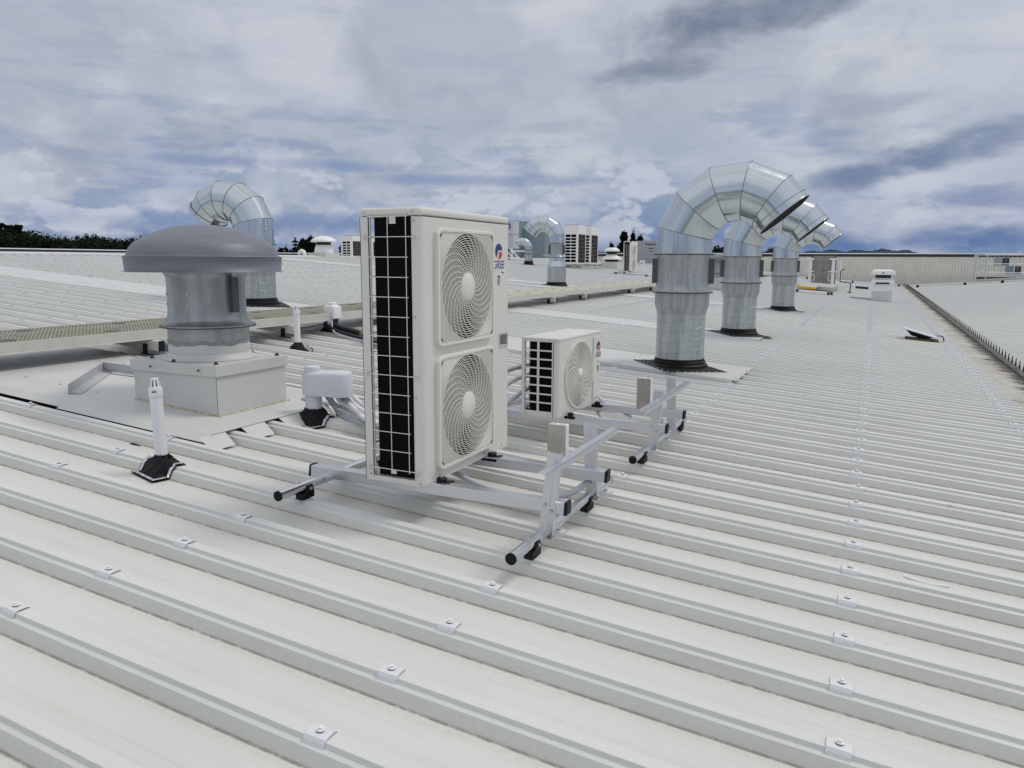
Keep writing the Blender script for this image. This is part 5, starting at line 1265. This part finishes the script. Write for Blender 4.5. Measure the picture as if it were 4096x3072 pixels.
T_ = thing('step_platform', 'pale step platform with a yellow nosing below the brown-grey doors', 'platform', (-2.55, 33.6, 0), 0, False)
a = MB(); a.box(-.55, .95, 1.0, 6.2, .05, .20); a.build('deck', mat('deck_grey', (.40, .40, .39), .6), T_)
a = MB(); a.box(-.30, .40, -1.6, 1.0, .20, .235); a.build('step_tread', M_FRP, T_)
a = MB(); a.box(-.31, .41, -1.64, -1.60, .15, .24); a.build('yellow_nosing', M_YEL, T_)
a = MB(); a.box(-.6, 1.15, -2.0, -1.9, .01, .12); a.build('front_beam', M_WHITE, T_)
a = MB()
for x_, y_ in ((-.30, -2.03), (1.0, -2.06), (.9, -2.4), (-.22, -1.68), (.24, -1.68)): a.box(x_, x_ + .09, y_, y_ + .03, .02, .12)
a.build('rubber_stop', M_PLAS, T_)
a = MB(); a.box(-.80, -.0, 30.9, 31.2, .0, .04); tag(a.build('timber_offcut', M_GREY), 'long grey offcut lying on the roof near the yellow nosed step', 'offcut')
a = MB(); a.box(-.86, -.23, 42.6, 42.75, .0, .12); tag(a.build('dark_beam', M_NAVY), 'short navy beam lying on the far roof left of the square white vent', 'beam')
a = MB(); a.tube([(-.95, 35.9, .0), (-.95, 35.9, .42), (-1.45, 37.0, .42), (-1.5, 37.4, .9), (-1.35, 37.4, 1.0)], .022, 8, True, False); a.box(-1.03, -.87, 35.8, 36.0, 0, .03)
tag(a.build('bent_pipe', M_PLAS), 'thin dark cranked pipe standing right of the step platform', 'pipe')

# square white vent
T_ = thing('square_vent', 'white square two-tier plastic roof vent on a white curb, left of the gutter', 'roof vent', (.30, 30.3, 0), 0, True)
a = MB(); a.box(-.34, .34, -.34, .34, -.06, .37); a.build('curb', M_FLASH, T_, .01)
a = MB(); a.frustum(0, 0, .37, .66, .345, .345, .30, .30); a.build('lower_body', M_WHITE, T_, .01)
a = MB(); a.frustum(0, 0, .62, .80, .39, .39, .37, .37); a.frustum(0, 0, .80, .84, .37, .37, .25, .25); a.build('hood', M_WHITE, T_, .03, 3)
a = MB(); a.box(-.26, .26, -.33, .26, .84, 1.02); a.build('neck', M_WHITE, T_, .01)
a = MB(); a.box(-.26, .26, -.336, -.30, .86, .97); a.box(-.23, .23, -.396, -.385, .64, .70); a.build('louvre', M_DARK, T_)
a = MB(); a.frustum(0, 0, .98, 1.12, .41, .41, .39, .39); a.frustum(0, 0, 1.12, 1.165, .39, .39, .27, .27); a.build('hood', M_WHITE, T_, .03, 3)
a = MB(); a.T = on_side(0, -.408, 1.05); a.add([(.035 * cos(k * pi / 8), .035 * sin(k * pi / 8), 0) for k in range(16)], [tuple(range(16))]); a.build('blue_badge', mat('sky_ink', (.08, .25, .6), .4, var=0), T_)

# flat antenna panel
T_ = thing('flat_antenna', 'flat white rectangular dish antenna tilted on a black mount, on the roof near the gutter', 'antenna', (.90, 15.05, .01), 0, False)
E_ = Matrix.Translation((-.04, 0, .125)) @ Matrix.Rotation(R(12), 4, 'Y') @ Matrix.Rotation(R(-1), 4, 'X')
a = MB(); a.T = E_; a.box(-.31, .31, -.20, .20, -.010, .014); a.build('panel', mat('antenna_white', (.66, .70, .80), .35), T_, .01, 3)
a = MB(); a.T = E_; a.frustum(0, 0, -.09, -.011, .12, .10, .25, .17); a.build('mount', M_PLAS, T_)
a = MB(); a.box(-.27, .30, -.12, .16, -.02, .02); a.build('timber_base', mat('timber', (.13, .09, .045), .8, 0, .3, 20), T_)
a = MB(); a.tube(bez([(.27, .0, .10), (.36, .0, .09), (.40, .0, .0)], 6), .010, 8); a.build('cable', M_PLAS, T_)
# plastic offcut
a = MB(); a.tube(bez([(.235, 2.345, -.046), (.30, 2.336, -.053), (.36, 2.332, -.054), (.425, 2.336, -.046)], 5), .0095, 8)
tag(a.build('plastic_offcut', M_PVC), 'short curved white plastic offcut lying in a roof pan at lower right', 'offcut')
# loose screw and dark leaf bits
a = MB(); a.rod((-3.02, 1.90, -.059), (-2.99, 1.89, -.059), .003, 6); a.rod((-2.99, 1.89, -.059), (-2.985, 1.888, -.059), .008, 8)
tag(a.build('loose_screw', mat('dark_bolt', (.06, .06, .065), .4, .5)), 'tiny dark loose screw lying in a pan left of the tall unit', 'screw')
a = MB(); a.add([(-4.25, 1.72, -.0665), (-4.22, 1.71, -.0650), (-4.15, 1.715, -.0645), (-4.145, 1.725, -.0660), (-4.23, 1.737, -.0665)], [(0, 1, 2, 3, 4)])
tag(a.build('dark_scrap', M_BLACK), 'thin black scrap lying in a pan behind the nearest vent pipe', 'scrap')

# cage platform on the right roof
T_ = thing('cage_platform', 'silver railed platform on the right-hand roof by the far wall', 'platform', (6.05, 57.5, SL(6.05)), 0, True)
gx1 = 7.5
a = MB()
for z_ in (.62, 1.18, 1.76): a.rod((0, 1.7, z_), (gx1, 1.7, z_), .022, 6); a.rod((0, 0, z_), (0, 1.7, z_), .022, 6); 
for z_ in (1.76,): a.rod((.4, 0, z_), (3.1, 0, z_), .035, 6)
for z_ in (.62, 1.18): a.rod((.5, 0, z_), (gx1, 0, z_), .028, 6)
a.build('rail', M_ALU, T_)
for x_, y_ in ((0, 0), (0, 1.7), (.55, 0), (2.1, 0), (gx1, 0), (3.2, 1.7)):
    a = MB(); a.rod((x_, y_, -.05), (x_, y_, 1.76 if x_ != 2.1 else 1.3), .035, 6); a.build('post', M_ALU, T_)
a = MB()
for k in range(14): a.rod((.12 + k * .26, 1.7, .62), (.12 + k * .26, 1.7, 1.76), .010, 5)
for k in range(6): a.rod((0, .2 + k * .26, .62), (0, .2 + k * .26, 1.76), .010, 5)
for k in range(12): a.rod((3.4 + k * .32, .0, .62), (3.4 + k * .32, .0, 1.76), .010, 5)
a.build('baluster', M_ALU, T_)
a = MB(); a.box(0, gx1, 0, 1.7, .50, .56); a.build('deck', M_ALU, T_)
a = MB(); a.box(.1, gx1, .1, 1.6, -.2 + .0, .30); a.build('under_frame', mat('under_dark', (.07, .065, .06), .7), T_)
for x_, z_, lab in ((1.05, 1.12, 'upper small unit inside the railed platform'), (1.75, .60, 'lower small unit inside the railed platform')):
    U_ = thing('outdoor_unit', lab, 'air conditioner', (6.05 + x_, 58.2, SL(6.05)), 0, True, 'small units inside the railed platform', Matrix.Translation((0, 0, z_)))
    a = MB(); a.box(0, .85, 0, .35, 0, .58); a.build('casing', M_GREY if z_ > 1 else M_BLUEG, U_, .01)
    a = MB(); a.box(.45, .82, -.004, 0, .06, .52); a.build('coil', M_BLACK, U_)
    a = MB()
    for k in range(6): a.box(.44, .83, -.012, -.004, .06 + k * .088, .075 + k * .088)
    a.box(.625, .645, -.012, -.004, .06, .52); a.build('side_grille', M_GREY, U_)

# ------------------------------------------------------------------ trees
def leaf_mat(name, col):
    m = bpy.data.materials.new(name); m.use_nodes = True; t = m.node_tree; b = t.nodes['Principled BSDF']
    oi = t.nodes.new('ShaderNodeTexCoord'); n0 = noise(t, oi.outputs['Object'], .9, 4, .6)
    t.links.new(mixc(t, n0, tuple(x * .55 for x in col), tuple(x * 1.4 for x in col)), b.inputs['Base Color']); b.inputs['Roughness'].default_value = .8; b.inputs['Specular IOR Level'].default_value = .1; return m
M_PINE = leaf_mat('pine_needles', (.010, .017, .010)); M_BUSH = leaf_mat('bush_leaves', (.012, .019, .008))
def tri(mb_, p, s_, rnd):
    a1 = Vector((rnd.gauss(0, 1), rnd.gauss(0, 1), rnd.gauss(0, .6))).normalized(); b1 = a1.cross(Vector((rnd.gauss(0, 1), rnd.gauss(0, 1), rnd.gauss(0, 1)))).normalized()
    mb_.add([p - a1 * s_ * .5 - b1 * s_ * .3, p + a1 * s_ * .6, p - a1 * s_ * .3 + b1 * s_ * .45], [(0, 1, 2)])
def tree(label, x, y, h, wd, kind, seed, name='pine_tree', cat='tree', group='trees beyond the roof'):
    rnd = random.Random(seed); t_ = bpy.data.objects.new(name, None); COL.objects.link(t_); t_.location = (x, y, -8); tag(t_, label, cat, group)
    tr = MB(); tr.tube([(0, 0, 0), (rnd.uniform(-.2, .2), 0, h * .5), (rnd.uniform(-.3, .3), 0, h * .95)], [h * .022, h * .014, h * .003], 7); cr = MB()
    if kind == 'spire' or kind == 'norfolk':
        nt_ = 24 if kind == 'spire' else 15
        for i in range(nt_):
            f = .32 + .66 * i / nt_; z = h * f; L = wd * (1.08 - f) * 2.0 * rnd.uniform(.65, 1.15); nb_ = 6 if kind == 'norfolk' else 7
            a0 = rnd.random() * 6
            for b_ in range(nb_):
                an = a0 + 2 * pi * b_ / nb_ + rnd.uniform(-.25, .25); Lb = L * rnd.uniform(.6, 1.1); up_ = .25 if kind == 'spire' else .1
                e = Vector((cos(an) * Lb, sin(an) * Lb, up_ * Lb)); tr.rod((0, 0, z), tuple(Vector((0, 0, z)) + e), .05, 4, False, .02)
                for k in range(16 if kind == 'spire' else 12):
                    s_ = rnd.uniform(.15, 1.0); p = Vector((0, 0, z)) + e * s_ + Vector((rnd.gauss(0, .12), rnd.gauss(0, .12), rnd.gauss(0, .10 if kind == 'norfolk' else .22))) * (Lb * .35 + .3)
                    tri(cr, p, .55 if kind == 'spire' else .42, rnd)
        for k in range(30): tri(cr, Vector((rnd.gauss(0, .12), rnd.gauss(0, .12), h * rnd.uniform(.9, 1.0))), .35, rnd)
    else:
        cl = [(Vector((rnd.uniform(-1, 1) * wd * .75, rnd.uniform(-1, 1) * wd * .5, h * rnd.uniform(.35, .9))), rnd.uniform(.25, .5) * wd) for _ in range(14)]
        if kind == 'flat':
            cl = [(Vector((rnd.uniform(-1, 1) * wd * .9, rnd.uniform(-1, 1) * wd * .6, h * rnd.uniform(.86, .97))), rnd.uniform(.18, .34) * wd) for _ in range(11)]
            for c_, r_ in cl: tr.rod((0, 0, h * .6), tuple(c_), .16, 5, False, .05)
        for c_, r_ in cl:
            tr.rod((0, 0, h * .3), tuple(c_), .12, 4, False, .04)
            for k in range(int(95 + r_ * 40)):
                d_ = Vector((rnd.gauss(0, 1), rnd.gauss(0, 1), rnd.gauss(0, .8))).normalized() * r_ * rnd.uniform(.55, 1.08)
                if kind == 'flat': d_.z *= .45
                tri(cr, c_ + d_, .75 if kind != 'flat' else .6, rnd)
    tr.build('trunk', M_TRUNK, t_); cr.build('crown', M_BUSH if kind == 'bush' else M_PINE, t_); 
def ray(u, depth):   # world x,y at a bearing seen from the camera position, depth metres along its axis
    k = (u - 2048) / 3040.6; return (-.1 + depth * (-sin(yaw) + k * cos(yaw)), -1.5 + depth * (cos(yaw) + k * sin(yaw)))
EYE = 1.40
def hh(v, depth, hor=1046): return EYE + (hor - v) / 3040.6 * depth + 8
for u, v, d_, w_, kd, lab in [
    (45, 898, 140, 2.6, 'flat', 'flat-topped umbrella pine rising above the trees at far left'),
    (2452, 925, 150, 2.3, 'spire', 'left and tallest of the three dark spire pines right of the twin units'),
    (2487, 927, 155, 1.5, 'spire', 'middle and narrowest of the three dark spire pines right of the twin units'),
    (2516, 942, 150, 2.0, 'spire', 'right of the three dark spire pines, behind the slim tall unit'),
    (1156, 950, 150, 1.8, 'norfolk', 'tiered open conifer between the duct and the white mushroom vent'),
    (1187, 951, 140, 2.2, 'spire', 'dark broad conifer just left of the white mushroom vent'),
    (1218, 942, 135, 2.6, 'spire', 'tallest dark conifer directly behind the white mushroom vent'),
    (1340, 975, 150, 1.2, 'spire', 'small conifer tip between the mushroom vent and the ridge units'),
    (2403, 975, 140, 1.3, 'spire', 'small dark conifer hugging the right edge of the twin units'),
    (2425, 985, 150, 1.8, 'bush', 'low dark tree at the foot of the spire pines'),
    (2590, 968, 170, 2.0, 'bush', 'small tree top just showing above the grey cabinet'),
    (2868, 962, 130, 3.0, 'bush', 'dark round tree between the first and second right-hand ducts'),
    (3075, 990, 150, 4.2, 'bush', 'dark low tree between the second and third right-hand ducts'),
    (1118, 960, 130, 2.6, 'bush', 'dark leafy tree at the right edge of the left-hand duct'),
    (1245, 975, 140, 3.2, 'bush', 'dark bushy tree behind the mushroom vent base'),
    (1300, 995, 150, 3.5, 'bush', 'low dark tree right of the mushroom vent'),
    (1170, 985, 140, 3.0, 'bush', 'low dark tree under the tiered conifer')]:
    x_, y_ = ray(u, d_); tree(lab, x_, y_, hh(v, d_, 1036 if u < 1500 else 1046), w_, kd, int(u), 'pine_tree' if kd != 'bush' else 'broadleaf_tree')
# shelter belt at far left: one continuous mass
rnd = random.Random(11); cr = MB()
for k in range(150):
    u = -160 + 760 * k / 149; d_ = rnd.uniform(125, 150); x_, y_ = ray(u, d_)
    vt = 938 + 18 * min(1, max(0, (u - 100) / 90)) + 14 * sin(u / 60.0) * (1 if u > 150 else .3) + 24 * math.exp(-((u - 265) / 60) ** 2) + rnd.uniform(-3, 8) - (5 if u < 105 else 0)
    top = hh(vt, d_, 1032)
    for c_ in range(3):
        cz = top - 1.1 - c_ * 2.2; r_ = rnd.uniform(1.5, 2.2)
        for j in range(150):
            dv = Vector((rnd.gauss(0, 1), rnd.gauss(0, 1), rnd.gauss(0, 1))).normalized() * r_ * rnd.uniform(.5, 1.05)
            if c_ == 0 and dv.z > 0 and rnd.random() < .35: dv.z *= .6
            tri(cr, Vector((x_, y_, cz - 8)) + dv * 1.0, .42, rnd)
o_ = cr.build('shelter_belt', M_BUSH); o_.matrix_world = Matrix.Identity(4); tag(o_, 'dark continuous belt of trees beyond the parapet at far left', 'trees', kind='stuff')
